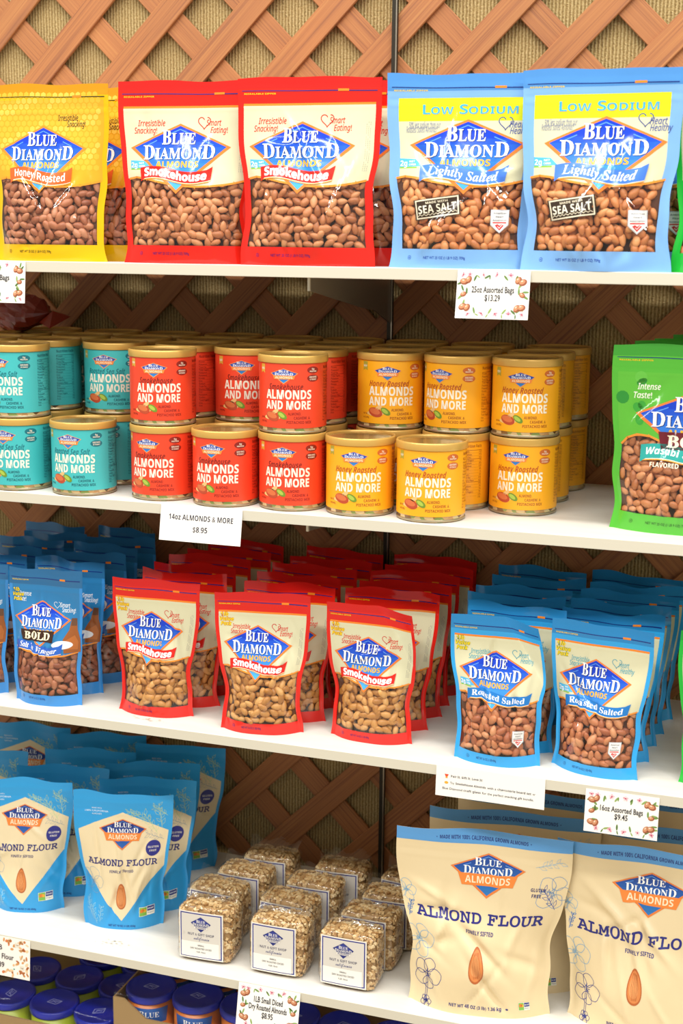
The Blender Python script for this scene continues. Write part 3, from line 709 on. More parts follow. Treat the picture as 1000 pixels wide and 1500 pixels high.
for i, (z, lb) in enumerate(((Z1, 'white shelf board at the top under the large almond pouches'), (Z2, 'white shelf board under the stacked nut cans'), (Z3, 'white shelf board under the rows of one pound pouches'), (Z4, 'lowest white shelf board, under flour pouches and diced almonds'))):
    s = tag(empty('shelf_board', (0, 0, z)), lb, 'shelf', 'white shelf boards')
    b = MB(); b.box((XL, -DEP, -.0158), (XR, -.016, 0)); bevel(b.build('board', shelf_m, s), .0012, 2)
    b = MB(); b.box((XL, -DEP - .0006, -.0152), (XR, -DEP + .0002, -.0006)); b.build('front_edging', plain('edge_band', 'd2ccba', .5), s)
    marks = {2: (.372, -.405, .030, .006), 3: (.300, -.392, .030, .010)}.get(i)
    if marks:                                                       # scuffed patch near the front edge
        A = Art('card'); A.part = 'scuff_mark'; R = random.Random(i); mx_, my_, rx_, ry_ = marks
        for _ in range(26): A.ell(R.gauss(mx_, rx_ * .45) * 1000, R.gauss(my_, ry_ * .45) * 1000, R.uniform(.8, 3.0), R.uniform(.4, 1.1), R.choice(('d6ccb8', 'cfc3ac', 'ddd5c6')), R.randint(0, 3), 9, R.uniform(-.5, .5))
        su = Surf(np.array([0., 1000.]), np.array([-500., 0.]), np.array([[[0, -.5, .0003], [0, 0, .0003]], [[1., -.5, .0003], [1., 0, .0003]]])); su.N = np.tile(np.array([0, 0, 1.]), (2, 2, 1)); lay(A, su, s, 'scuff_mark')
    br = tag(empty('shelf_bracket', (XU, 0, z - .0159)), 'grey steel bracket on the upright post holding up ' + ('the top shelf', 'the can shelf', 'the shelf of one pound pouches', 'the lowest shelf')[i], 'bracket', 'shelf brackets')
    k = (1, .72, .5, .6)[i]
    b = MB(); n = len([0]); pts = [(-.404, 0), (-.398, -.019 * k), (-.17, -.052 * k), (-.10, -.060 * k), (-.015, -.085 * k), (-.015, 0)]
    v = [(x, y, zz) for x in (-.0015, .0015) for y, zz in pts]; m_ = len(pts)
    f = [tuple(range(m_ - 1, -1, -1)), tuple(range(m_, 2 * m_))] + [(q, (q + 1) % m_, (q + 1) % m_ + m_, q + m_) for q in range(m_)]
    b.add(v, f); b.build('arm', plain('bracket_steel', '8a8272', .45, .5), br)
    b = MB(); b.box((-.0018, -.4045, -.019 * k), (.0018, -.4005, -.0005)); b.build('front_lip', plain('lip_steel', 'cfc7b2', .35, .4), br)
b = MB(); b.box((XL, -DEP - .02, 0), (XR, -.016, ZD)); tag(bevel(b.build('base_deck', plain('deck_laminate', 'd8d2c4', .5)), .002), 'white base deck of the shelving under the cases of tubs', 'base deck')

# ------------------------------------------------------------------ pouches
G25 = 'large almond pouches on the top shelf'
def P25(kind, d, x, y, rz, label, seed, **kw):
    a = dict(g=30, gb=22, pinch=.10, lean=.02, bot=.72, flare=.25); a.update(kw)
    W, H = a.pop('W', 206), a.pop('H', 254)
    return pouch(kind, d, W, H, (x, y, Z1), rz, label, 'pouch', G25, seed, **a)
P25('honey', hon, .227, -.398, 4, 'yellow almond pouch with honeycomb print at the front of the top shelf', 11, W=190)
P25('honey', hon, .262, -.335, 2, 'yellow almond pouch half hidden behind the front yellow pouch', 12, W=190)
P25('honey', hon, .285, -.275, 2, 'yellow almond pouch furthest back, behind the two other yellow ones', 13, W=190)
P25('smoke', smk, .447, -.395, 5, 'large red almond pouch next to the yellow pouch', 21)
P25('smoke', smk, .634, -.402, 3, 'large red almond pouch next to the light blue pouch, front one', 22, lean=.025)
P25('smoke', smk, .668, -.338, 3, 'large red almond pouch right behind the front red one', 23)
P25('smoke', smk, .69, -.277, 3, 'large red almond pouch deepest on the top shelf, only its dark edge showing', 24)
P25('lightly', lts, .850, -.394, 5, 'large light blue low sodium almond pouch next to the red pouches', 31, wr=1.3)
P25('lightly', lts, 1.034, -.407, -1, 'large light blue low sodium almond pouch next to the green pouch', 32, wr=1.5)
P25('lightly', lts, 1.075, -.338, 0, 'light blue almond pouch hidden behind the right front blue pouch', 33)
P25('green', grn, 1.226, -.405, -4, 'large green almond pouch at the right end of the top shelf', 41, W=200, H=245)
G2 = 'green pouches beside the cans'
for k, (x, y, lb) in enumerate(((1.158, -.352, 'bright green almond pouch standing at the front beside the yellow cans'), (1.178, -.285, 'green pouch second in the line beside the yellow cans'), (1.196, -.215, 'green pouch third in the line beside the yellow cans'), (1.216, -.145, 'green pouch last in the line beside the yellow cans'))):
    pouch('wasabi', was, 204, 252, (x, y, Z2), 0, lb, 'pouch', G2, 50 + k, g=30, gb=24, pinch=.10, lean=.03, bot=.75, flare=.2)

def P16(kind, d, x, y, rz, label, group, seed, **kw):
    a = dict(g=27, gb=20, pinch=.19, lean=.03, bot=.80, flare=.10); a.update(kw)
    W, H = a.pop('W', 147), a.pop('H', 213)
    return pouch(kind, d, W, H, (x, y, Z3), rz, label, 'pouch', group, seed, **a)
ORD = ('front', 'second', 'third', 'fourth', 'fifth', 'rearmost')
def line16(kind, d, spots, labels, group, seed, mids=(1, 2), **kw):
    """one line of pouches, front to back: the first two are made for their place, those behind are copies"""
    made = []
    for i, sp in enumerate(spots):
        x, y, rz = sp[:3]; extra = dict(kw); extra.update(sp[3] if len(sp) > 3 else {})
        if i < 4: made.append(P16(kind, d, x, y, rz, labels[i], group, seed * 7 + i, **(dict(dict(wave=1.9, lean=.02 + .03 * (i % 2)), **extra) if i else extra)))
        else: dup(made[i - 2], (x + (.006, -.005)[i % 2], y, Z3), math.radians(rz + (5, -6)[i % 2]), labels[i], 'pouch', group)
lab = lambda col, where: ['%s pouch, front of %s' % (col, where)] + ['%s pouch, %s in %s' % (col, o, where) for o in ('second', 'third', 'fourth', 'fifth', 'sixth')]
SVL = 'dark blue vinegar almond'
line16('vinegar', svb, [(.048, -.374, 4), (.045, -.312, 2), (.04, -.25, -3), (.04, -.19, 2), (.05, -.13, 0), (.02, -.07, 3)], lab(SVL, 'the line cut off by the left edge'), 'dark blue almond pouches', 60, W=124, H=216, pinch=.10)
line16('vinegar', svb, [(.189, -.384, 5, dict(lean=.01)), (.191, -.32, 2), (.20, -.258, 4), (.188, -.198, -2), (.185, -.135, 3), (.165, -.07, -2)], lab(SVL, 'the line nearest the red pouches'), 'dark blue almond pouches', 63, W=126, H=218, pinch=.10)
RL = 'small red almond'
line16('smoke16', sm1, [(.373, -.371, 2), (.392, -.312, 4), (.385, -.252, -2), (.383, -.192, 4), (.388, -.132, 2), (.40, -.068, 4)], lab(RL, 'the line beside the dark blue pouches'), 'small red almond pouches', 70)
line16('smoke16', sm1, [(.558, -.385, 9), (.573, -.318, 3), (.565, -.255, -3), (.568, -.195, 2), (.57, -.132, -6), (.58, -.068, 0)], lab(RL, 'the middle red line'), 'small red almond pouches', 73)
line16('smoke16', sm1, [(.726, -.362, -1, dict(fold=(1, 1.05, .45), lean=.0, H=206)), (.733, -.299, 2), (.738, -.238, 5), (.734, -.178, 3), (.737, -.12, 0), (.740, -.062, 1)], lab(RL, 'the line beside the light blue pouches'), 'small red almond pouches', 76)
BL = 'light blue roasted almond'
line16('roast', rs1, [(.923, -.386, 1, dict(fold=(1, 1.02, .50), wr=1.5)), (.930, -.320, -2), (.917, -.26, 0), (.917, -.21, 1), (.922, -.14, -2), (.922, -.075, -4)], lab(BL, 'the line beside the red pouches'), 'light blue almond pouches', 80)
line16('roast', rs1, [(1.062, -.376, -10), (1.066, -.310, -6), (1.070, -.246, 2), (1.075, -.186, 0), (1.075, -.126, 5), (1.075, -.068, -4)], lab(BL, 'the line beside the green pouches'), 'light blue almond pouches', 83)
line16('green16', gr1, [(1.240, -.378, -6), (1.247, -.318, -4)], ['small green almond pouch at the right edge beside the light blue ones', 'small green almond pouch behind the front green one at the right edge'], 'small green almond pouches', 86)

# ------------------------------------------------------------------ flour pouches
def nut_picture(A, cx, cy, h):
    keep, A.part = A.part, 'almond_picture'; w = h * .50
    def outline(k): return [(cx + w / 2 * k * math.sin(t) * (1 - .28 * math.cos(t)) , cy + h / 2 * k * (math.cos(t) if math.cos(t) < .6 else .6 + (math.cos(t) - .6) * 1.0)) for t in np.linspace(0, 2 * math.pi, 30, endpoint=False)]
    A.poly(outline(1), 'b8622f', 4); A.poly(outline(.88), 'd98548', 5); A.poly([(x - h * .02, y) for x, y in outline(.62)], 'e59a5e', 6)
    for q in (-.5, -.22, .05, .32, .55): A.line([(cx + w / 2 * q * .5, cy + h * .36), (cx + w / 2 * q * .9, cy), (cx + w / 2 * q * .55, cy - h * .36)], h * .014, 'b3632f', 7)
    A.part = keep
def blossom(A, cx, cy, r, col, seed, w=.7, layer=3, stem=None):
    R = random.Random(seed)
    for k in range(5):
        a = k * 2 * math.pi / 5 + R.uniform(-.2, .2); pr = r * R.uniform(.42, .55); px, py = cx + r * .62 * math.cos(a), cy + r * .62 * math.sin(a)
        A.line([(px + pr * math.cos(t) * (1 + .12 * math.sin(3 * t + k)), py + pr * math.sin(t)) for t in np.linspace(0, 2 * math.pi, 16, endpoint=False)], w, col, layer, closed=True)
    for k in range(11):
        a = R.uniform(0, 6.28); q = r * R.uniform(.18, .38); A.line([(cx, cy), (cx + q * math.cos(a), cy + q * math.sin(a))], w * .8, col, layer); A.ell(cx + q * math.cos(a), cy + q * math.sin(a), w * 1.0, w * 1.0, col, layer, 8)
    if stem:
        for dx in (-1.6, 1.6): A.line([(cx + dx, cy - r * .35), (stem[0] + dx, stem[1])], w, col, layer)
def leafy(A, x, y, ang, L, col, seed, w=.7, layer=2):
    R = random.Random(seed); c, s = math.cos(ang), math.sin(ang)
    A.line([(x, y), (x + L * c, y + L * s)], w, col, layer)
    for k in range(7):
        t = L * (.12 + .13 * k); sg = 1 if k % 2 else -1; a = ang + sg * R.uniform(.5, .9); l = L * R.uniform(.22, .32); bx, by = x + t * c, y + t * s
        ex, ey = bx + l * math.cos(a), by + l * math.sin(a); nx, ny = -math.sin(a) * l * .2, math.cos(a) * l * .2
        A.line([(bx, by), (bx + (ex - bx) * .5 + nx, by + (ey - by) * .5 + ny), (ex, ey), (bx + (ex - bx) * .5 - nx, by + (ey - by) * .5 - ny)], w * .8, col, layer, closed=True)
def gmo(A, x, y, w, h):
    keep, A.part = A.part, 'certification_mark'
    A.rect(x - w, y - h, x + w, y + h, 'f4f2e4', 6); A.rect(x - w * .95, y - h * .9, x - w * .02, y + h * .9, '7dbb4a', 7); A.rect(x + w * .05, y - h * .1, x + w * .95, y + h * .9, '2a3a86', 7)
    A.ell(x - w * .6, y + h * .25, w * .3, h * .4, 'e5792a', 8, 10, .5); A.ell(x - w * .3, y + h * .2, w * .25, h * .35, 'f0b030', 8, 10, -.5)
    A.text('NON GMO', 'sansB', x + w * .5, y + h * .25, WHITE, 8, w=w * .75, h=h * .3); A.text('Project', 'sans', x + w * .5, y - h * .62, '2a3a86', 8, w=w * .75, h=h * .3)
    A.part = keep
def art_flour_small(W, H):
    A = Art('flour'); X = lambda u: (u - .5) * W; Y = lambda v: H * (1 - v)
    A.rect(-W / 2, 0, W / 2, H, '2f9fdf', 0)
    A.poly([(X(.04), Y(.275)), (X(.04), Y(.58)), (X(.5), Y(.925)), (X(.965), Y(.54)), (X(.965), Y(.275)), (X(.5), Y(.14))], 'ecd9b0', 1)
    A.part = 'flower_print'
    for k, (u, v, a, L) in enumerate(((.86, .30, 2.2, 42), (.90, .26, 1.75, 44), (.80, .22, 2.7, 40), (.95, .16, 2.6, 30), (.70, .16, 2.9, 28))): leafy(A, X(u), Y(v), a, L, 'bcd6a2', k, .55)
    for k, (u, v, a, L) in enumerate(((.18, .97, 1.8, 34), (.22, .95, 1.4, 30), (.12, .9, 1.9, 28))): leafy(A, X(u), Y(v), a, L, 'a9dbe6', 9 + k, .55)
    blossom(A, X(.14), Y(.64), 20, '8aa9c4', 3, .5); leafy(A, X(.93), Y(.34), 2.8, 34, '8f9fb0', 30, .45, 3)
    A.part = 'lettering'
    kite(A, X(.5), Y(.190), W * .245, H * .072, H * .150, rim='e7813a', deep='1b2f7d', light='2563b4', layer=4, flour=True)
    for i, (t, w) in enumerate((('MADE WITH', .10), ('100% CALIFORNIA', .24), ('ALMONDS', .10))): A.text(t, 'sans', X(.235), Y(.125 + i * .021), 'd8edf8', 3, w=W * w, h=H * .011, off=.01)
    A.text('ALMOND FLOUR', 'mono', X(.5), Y(.518), '2a2a72', 4, w=W * .78, h=H * .042, off=.018)
    A.text('FINELY SIFTED', 'sansB', X(.5), Y(.566), '2a2a72', 4, w=W * .27, h=H * .018)
    A.ell(X(.83), Y(.40), W * .078, W * .078, '2d2f86', 4); A.text('GLUTEN', 'sansB', X(.83), Y(.398), 'e9e4d8', 5, w=W * .11, h=H * .014); A.text('FREE', 'sansB', X(.83), Y(.424), 'e9e4d8', 5, w=W * .07, h=H * .014)
    nut_picture(A, X(.5), Y(.735), H * .19)
    gmo(A, X(.80), Y(.865), W * .085, H * .035)
    A.text('NET WT 16 OZ (1 LB) 454g', 'sansB', X(.5), Y(.975), '1c3f8a', 4, w=W * .34, h=H * .016)
    return A
def art_flour_large(W, H):
    A = Art('flour'); X = lambda u: (u - .5) * W; Y = lambda v: H * (1 - v)
    A.rect(-W / 2, 0, W / 2, H, 'e8d3a8', 0)
    A.part = 'header_band'; A.poly([(X(0), Y(.075)), (X(.25), Y(.078)), (X(.5), Y(.074)), (X(.75), Y(.078)), (X(1), Y(.07)), (X(1), Y(0)), (X(0), Y(0))], '5a9cd8', 1)
    A.text('•  MADE WITH 100% CALIFORNIA GROWN ALMONDS  •', 'sansB', X(.5), Y(.055), '1f2f78', 3, w=W * .54, h=H * .020)
    A.part = 'flower_print'
    blossom(A, X(.135), Y(.80), 24, '2c3c94', 1, .8, stem=(X(.12), Y(.985))); blossom(A, X(.06), Y(.62), 25, '7fb2d8', 2, .7); blossom(A, X(.03), Y(.36), 15, '8ab9da', 5, .6)
    blossom(A, X(.92), Y(.30), 25, '7ea4cc', 4, .7); leafy(A, X(.95), Y(.40), 2.2, 40, '4a62b0', 6, .7, 3); leafy(A, X(.80), Y(.17), .3, 40, 'a4c6de', 8, .6, 3); leafy(A, X(.02), Y(.50), 1.2, 26, '3f7fc8', 9, .9, 3)
    blossom(A, X(.13), Y(.97), 9, '2c3c94', 12, .8)
    A.part = 'lettering'
    kite(A, X(.53), Y(.12), W * .215, H * .078, H * .155, rim='e7813a', deep='1e4a9c', light='2a78c0', layer=4, flour=True)
    A.text('GLUTEN', 'sansB', X(.83), Y(.300), '2a2a6a', 4, w=W * .085, h=H * .018); A.text('FREE', 'sansB', X(.825), Y(.332), '2a2a6a', 4, w=W * .055, h=H * .018)
    A.text('ALMOND FLOUR', 'mono', X(.49), Y(.482), '26287c', 4, w=W * .82, h=H * .052, off=.018)
    A.text('FINELY SIFTED', 'sansB', X(.5), Y(.540), '26287c', 4, w=W * .185, h=H * .022)
    nut_picture(A, X(.485), Y(.705), H * .195)
    A.text('NET WT 48 OZ (3 lb) 1.36 kg', 'sansB', X(.485), Y(.955), '26287c', 4, w=W * .37, h=H * .020)
    gmo(A, X(.83), Y(.925), W * .038, H * .025); A.ell(X(.71), Y(.945), 2.4, 1.6, '26287c', 4)
    return A
AF = {}
def flour(kind, W, H, loc, rz, label, group, seed, **kw):
    if kind not in AF: AF[kind] = (art_flour_small if kind == 's' else art_flour_large)(W, H)
    surf, B = pouch_surf(W, H, seed=seed, **kw); root = tag(empty('flour_pouch', loc, math.radians(rz)), label, 'pouch', group)
    lay(AF[kind], surf, root); back_panel(B, surf.P, M('flour', '2f9fdf' if kind == 's' else 'e8d3a8'), root)
    return root
GF = 'blue and cream flour pouches'
fs = dict(g=32, gb=24, pinch=.21, lean=.05, bot=.80, flare=-.35, wr=1.4, top=.9, wave=1.9)
f0 = flour('s', 168, 226, (.099, -.327, Z4), 15, 'blue and cream almond flour pouch at the front by the left edge of the frame', GF, 101, **fs)
flour('s', 168, 226, (.283, -.322, Z4), 18, 'blue and cream almond flour pouch at the front, nearest the shelf edge', GF, 102, **fs)
f2 = flour('s', 168, 226, (.293, -.252, Z4), 12, 'blue and cream flour pouch right behind the foremost one', GF, 103, **fs)
f3 = flour('s', 168, 226, (.276, -.088, Z4), 11, 'blue and cream flour pouch standing alone at the back by the lattice', GF, 104, **dict(fs, lean=.04, wave=.5))
for src, x, y, rz, lb in ((f2, .128, -.252, 9, 'blue and cream flour pouch second from the front in the left line'), (f2, .268, -.183, 14, 'blue and cream flour pouch third from the front, hidden by the two before it'), (f0, .135, -.165, 16, 'blue and cream flour pouch third from the front in the left line'),
                          (f0, .115, -.085, 18, 'blue and cream flour pouch at the back of the left line'), (f2, -.045, -.235, 14, 'blue and cream flour pouch by the left edge behind the front one'), (f0, -.04, -.085, 8, 'blue and cream flour pouch in the rear left corner')):
    dup(src, (x, y, Z4), math.radians(rz), lb, 'pouch', GF)
GL = 'large cream flour pouches'
fl = dict(g=36, gb=28, pinch=.225, lean=.03, bot=.80, flare=.0, wr=1.7, top=.93, wave=1.8)
flour('l', 262, 277, (.905, -.374, Z4), 8.6, 'large cream almond flour pouch beside the diced almonds, front one', GL, 111, **fl)
l2 = flour('l', 262, 277, (1.139, -.352, Z4), -2, 'large cream almond flour pouch at the right edge of the frame, front one', GL, 112, **fl)
for x, y, rz, lb in ((.932, -.288, 5, 'large cream flour pouch second in the line beside the diced almonds'), (.955, -.205, 3, 'large cream flour pouch third in the line beside the diced almonds'), (1.182, -.270, -2, 'large cream flour pouch second in the line at the right edge'), (1.215, -.145, 0, 'large cream flour pouch third in the line at the right edge')):
    dup(l2, (x, y, Z4), math.radians(rz), lb, 'pouch', GL)
# ------------------------------------------------------------------ nut cans, two high
RC, HC = 0.0492, 0.112
def art_can(bgc, dark, script, scol, badge, flag='9aa23c'):
    A = Art('label'); A.part = 'label_sleeve'; Hh = 92.0; C = 2 * math.pi * 49.4
    A.rect(-C / 2, 0, C / 2, Hh, bgc, 0); Y = lambda f: Hh * (1 - f)
    A.part = 'lettering'
    kite(A, -6, Y(.075), 21, Hh * .075, Hh * .165, rim='f29a4a', deep='2a3f9c', light='2f86cc', layer=2, flour=True)
    A.text(script, 'serifBI' if False else 'sansBI', -4, Y(.405), scol, 2, w=min(62, 5.2 * len(script)), h=8.6, off=-.004, shear=.10)
    A.text('ALMONDS', 'sansB', 0, Y(.545), 'f6eedb', 3, w=70, h=12.6, off=.012); A.text('AND MORE', 'sansB', -.5, Y(.705), 'f6eedb', 3, w=69, h=12.0, off=.012)
    A.text('ALMOND,', 'sansB', 10, Y(.795), dark, 2, w=19, h=4.0); A.text('CASHEW, &', 'sansB', 21, Y(.86), dark, 2, w=24, h=4.0); A.text('PISTACHIO MIX', 'sansB', 17, Y(.928), dark, 2, w=37, h=4.0)
    for i, (t1, t2) in enumerate((('5g', 'PROTEIN'), ('GOOD SOURCE', 'OF VITAMIN E'))):
        y = Y(.10 + i * .125); A.ell(38, y, 9.6, 5.0, badge, 2); A.text(t1, 'sansB', 38, y + .4, 'f6ead2', 3, w=4 if i == 0 else 12, h=2.4); A.text(t2, 'sansB', 38, y - 2.8, 'f6ead2', 3, w=11, h=2.0)
    A.poly([(-48, Y(.02)), (-48, Y(.16)), (-43.5, Y(.135)), (-39, Y(.16)), (-39, Y(.02))][::-1], flag, 2); A.text('NEW', 'sansB', -43.5, Y(.105), 'f6ead2', 3, w=7, h=3.2)
    A.text('NET WT', 'sansB', -42, Y(.86), dark, 2, w=9, h=2.4); A.text('14 OZ (397g)', 'sansB', -41, Y(.92), dark, 2, w=12, h=2.4)
    A.part = 'nut_picture'
    A.ell(-25, Y(.84), 14, 3.6, 'e9c078', 2, 20); A.ell(-24, Y(.82), 11.5, 6.8, 'b8492a', 3, 22, -.25); A.ell(-25, Y(.805), 9, 4.2, 'd5703f', 4, 20, -.25); A.ell(-8, Y(.80), 8.0, 4.4, '6f8f2c', 4, 18, -.6); A.ell(-9, Y(.795), 5.5, 2.6, 'a9c04a', 5, 18, -.6); A.ell(-19, Y(.745), 6, 2.8, 'e9bd7c', 3, 16, .5)
    A.part = 'nutrition_panel'; x0, x1 = 60, 92
    A.text('Nutrition Facts', 'sansB', (x0 + x1) / 2, Y(.09), dark, 2, w=31, h=4.2)
    R = random.Random(3)
    for k in range(17):
        y = Y(.13 + k * .046)
        A.rect(x0, y - (.55 if k in (0, 3, 11) else .16), x1, y, dark, 2)
        w = R.uniform(9, 20); A.rect(x0, y - 3.0, x0 + w, y - 1.6, dark, 2) if False else A.text(R.choice(('Total Fat', 'Sodium', 'Protein', 'Total Sugars', 'Dietary Fiber', 'Calories', 'Iron', 'Potassium')), 'sans', x0, y - 3.4, dark, 2, h=2.4, align='l', off=.01)
        A.text(str(R.randint(1, 19)) + '%', 'sans', x1, y - 3.4, dark, 2, h=2.4, align='r')
    return A
def mat_jar():
    m, n, l, b = _new('jar_of_mixed_nuts')
    tc = n.new('ShaderNodeTexCoord'); vo = n.new('ShaderNodeTexVoronoi'); vo.inputs['Scale'].default_value = 95; l.new(tc.outputs['Object'], vo.inputs['Vector'])
    r = ramp(n, [(.1, '5a3a1c'), (.35, 'b98a50'), (.6, 'd8c08a'), (.8, '7a8a3c'), (.95, '8f5528')]); l.new(vo.outputs['Color'], r.inputs[0]); l.new(r.outputs[0], b.inputs['Base Color'])
    b.inputs['Roughness'].default_value = .5; b.inputs['Coat Weight'].default_value = 1; b.inputs['Coat Roughness'].default_value = .05
    return m
def mat_gold():
    m, n, l, b = _new('gold_plastic')
    b.inputs['Base Color'].default_value = lin('d6ab58'); b.inputs['Roughness'].default_value = .3; b.inputs['Metallic'].default_value = .25
    return m
def mat_gold_top():
    m, n, l, b = _new('gold_film_top')
    b.inputs['Base Color'].default_value = lin('a8884e'); b.inputs['Roughness'].default_value = .14; b.inputs['Metallic'].default_value = .3
    return m
JAR, GOLD, GTOP = mat_jar(), mat_gold(), mat_gold_top()
def can(art, name='nut_can'):
    root = empty(name)
    b = MB(); b.lathe([(.0001, 0), (.046, 0), (.0482, .0012), (.0484, .004), (.0478, .0062), (.0484, .009), (.0484, .103), (.0001, .103)], 48); b.build('jar', JAR, root, True)
    b = MB(); b.lathe([(.0484, .0015), (.0492, .0016), (.0494, .003), (.0487, .0046)], 48); b.build('base_rim', plain('rim_metal', 'b8aa8c', .3, .7), root, True)
    n = 64; us = np.linspace(-math.pi * 49.4, math.pi * 49.4, n + 1); vs = np.linspace(0, 92, 3); U, Vv = np.meshgrid(us, vs, indexing='ij'); a = U / 49.4
    Pp = np.stack([np.sin(a) * .0491, -np.cos(a) * .0491, Vv / 1000 + .0090], -1)
    su = Surf(us, vs, Pp); su.N = np.stack([np.sin(a), -np.cos(a), 0 * a], -1)
    lay(art, su, root, 'label_sleeve')
    b = MB(); b.lathe([(.0492, .1012), (.0505, .1012), (.0509, .1022), (.0509, .1098), (.0503, .1118), (.0488, .1120), (.0478, .1112), (.0474, .1092)], 48); lid = b.build('lid', GOLD, root, True)
    b = MB(); b.lathe([(.0476, .1093), (.036, .1088), (.0001, .1086)], 48); b.build('lid_panel', GTOP, lid, True)
    return root
KC = {'t': can(art_can('43b9bb', '145a66', 'Roasted Sea Salt', '17707c', '17707c', 'b0a23c')),
      'r': can(art_can('ea4526', '8a1f16', 'Smokehouse', '7a1c14', '8a2318', 'd8a23c')),
      'y': can(art_can('f6ac1c', 'a0541c', 'Honey Roasted', 'b4491c', 'c8682c', 'a9a03c'))}
KN = {'t': ('turquoise', 'sea salt nut can'), 'r': ('orange red', 'smokehouse nut can'), 'y': ('golden yellow', 'honey roasted nut can')}
used = set()

# column: (kind, where it stands, [(row, x, y, lower?, upper?, turn lower, turn upper)...])
COLS = [('t', 'the column cut off by the left edge', [(.040, -.375, 1, 1, 12, 10), (.035, -.272, 1, 1, 4, 20), (.03, -.169, 0, 1, 0, 5), (.03, -.066, 0, 1, 0, -5)]),
        ('t', 'the second column from the left edge', [(.147, -.376, 1, 1, 8, 0), (.144, -.272, 1, 1, 15, -28), (.146, -.169, 0, 1, 0, 10), (.15, -.066, 0, 1, 0, 5)]),
        ('t', 'the column beside the orange red cans', [(.261, -.374, 1, 0, 8, 0), (.264, -.280, 1, 1, -22, 13), (.258, -.172, 0, 1, 0, 5), (.262, -.067, 0, 1, 0, 15)]),
        ('r', 'the column beside the turquoise cans', [(.392, -.368, 1, 1, 2, 17), (.385, -.264, 1, 1, 10, -25), (.372, -.16, 0, 1, 0, 5), (.375, -.058, 0, 1, 0, 5)]),
        ('r', 'the middle orange red column', [(.498, -.376, 1, 0, 5, 0), (.491, -.281, 1, 1, 5, 19), (.482, -.172, 0, 1, 0, -10), (.486, -.068, 0, 1, 0, 5)]),
        ('r', 'the column beside the yellow cans', [(.601, -.369, 1, 1, 10, 12), (.597, -.266, 1, 1, 5, -20), (.596, -.163, 1, 1, 0, -22), (.59, -.060, 0, 1, 0, 5)]),
        ('y', 'the column beside the orange red cans', [(.706, -.366, 1, 0, 14, 0), (.718, -.272, 1, 1, 10, 18), (.708, -.166, 0, 1, 0, 5), (.70, -.063, 0, 1, 0, 5)]),
        ('y', 'the middle yellow column', [(.813, -.374, 1, 0, 8, 0), (.824, -.272, 1, 1, -45, -12), (.812, -.169, 0, 1, 0, 5), (.81, -.066, 0, 1, 0, 5)]),
        ('y', 'the column beside the green pouches', [(.924, -.276, 1, 1, 4, 8), (.925, -.173, 1, 1, -50, -48), (.932, -.064, 1, 1, -30, -32)])]
pos = np.array([[q[0], q[1]] for c_ in COLS for q in c_[2]])      # neighbouring cans touch but never cut into each other
for _ in range(300):
    d = pos[:, None] - pos[None]; r = np.linalg.norm(d, axis=-1) + np.eye(len(pos)); push = np.where(r < .1024, (.1024 - r) / 2 / r, 0)
    pos += (d * push[..., None]).sum(1) * .6; pos[:, 1] = np.clip(pos[:, 1], -.378, -.058)
pos = iter(pos.tolist())
for kd, where, rows in COLS:
    for i, (x, y, lo, hi, r0, r1) in enumerate(rows):
        x, y = next(pos)
        for tier, flag, rot in ((0, lo, r0), (1, hi, r1)):
            if not flag: continue
            col, nm = KN[kd]; row = ('front', 'second', 'third', 'rear')[i]
            lb = '%s %s can, %s row of %s' % (('lower', 'upper')[tier], col, row, where)
            loc = (x, y, Z2 + tier * HC)
            if kd not in used:
                used.add(kd); o = KC[kd]; o.location = loc; o.rotation_euler = (0, 0, math.radians(rot)); tag(o, lb, 'can', 'nut cans in two tiers')
            else: dup(KC[kd], loc, math.radians(rot), lb, 'can', 'nut cans in two tiers')

# a crumpled reddish bag lying on the rear cans by the left edge
R = random.Random(5); V = []; F = []; n, m_ = 22, 12
for j in range(m_ + 1):
    for i in range(n):
        t = -1 + 2 * j / m_; a = 2 * math.pi * i / n; r = (1 - abs(t) ** 3.2) ** .5 if abs(t) < 1 else 0
        k = 1 + .16 * math.sin(3 * a + 4 * t) + R.uniform(-.10, .10)
        V.append((.075 * t, .035 * r * k * math.cos(a), .030 + .030 * r * k * math.sin(a)))
for j in range(m_):
    for i in range(n): F.append((j * n + i, (j + 1) * n + i, (j + 1) * n + (i + 1) % n, j * n + (i + 1) % n))
bagr = tag(empty('plastic_bag', (-.012, -.118, Z2 + 2 * HC + .001), math.radians(-12)), 'crumpled reddish plastic bag lying on the rear cans by the left edge', 'bag')
mesh_obj('bag_body', V, F, M('film', '7a2416'), bagr, smooth=False)
b = MB(); b.add([(.07, -.018, .015), (.10, -.026, .006), (.104, .024, .024), (.07, .016, .035), (.085, 0, .034)], [(0, 1, 4), (1, 2, 4), (2, 3, 4), (3, 0, 4)]); b.build('twisted_end', M('film', '8a2c1c'), bagr)

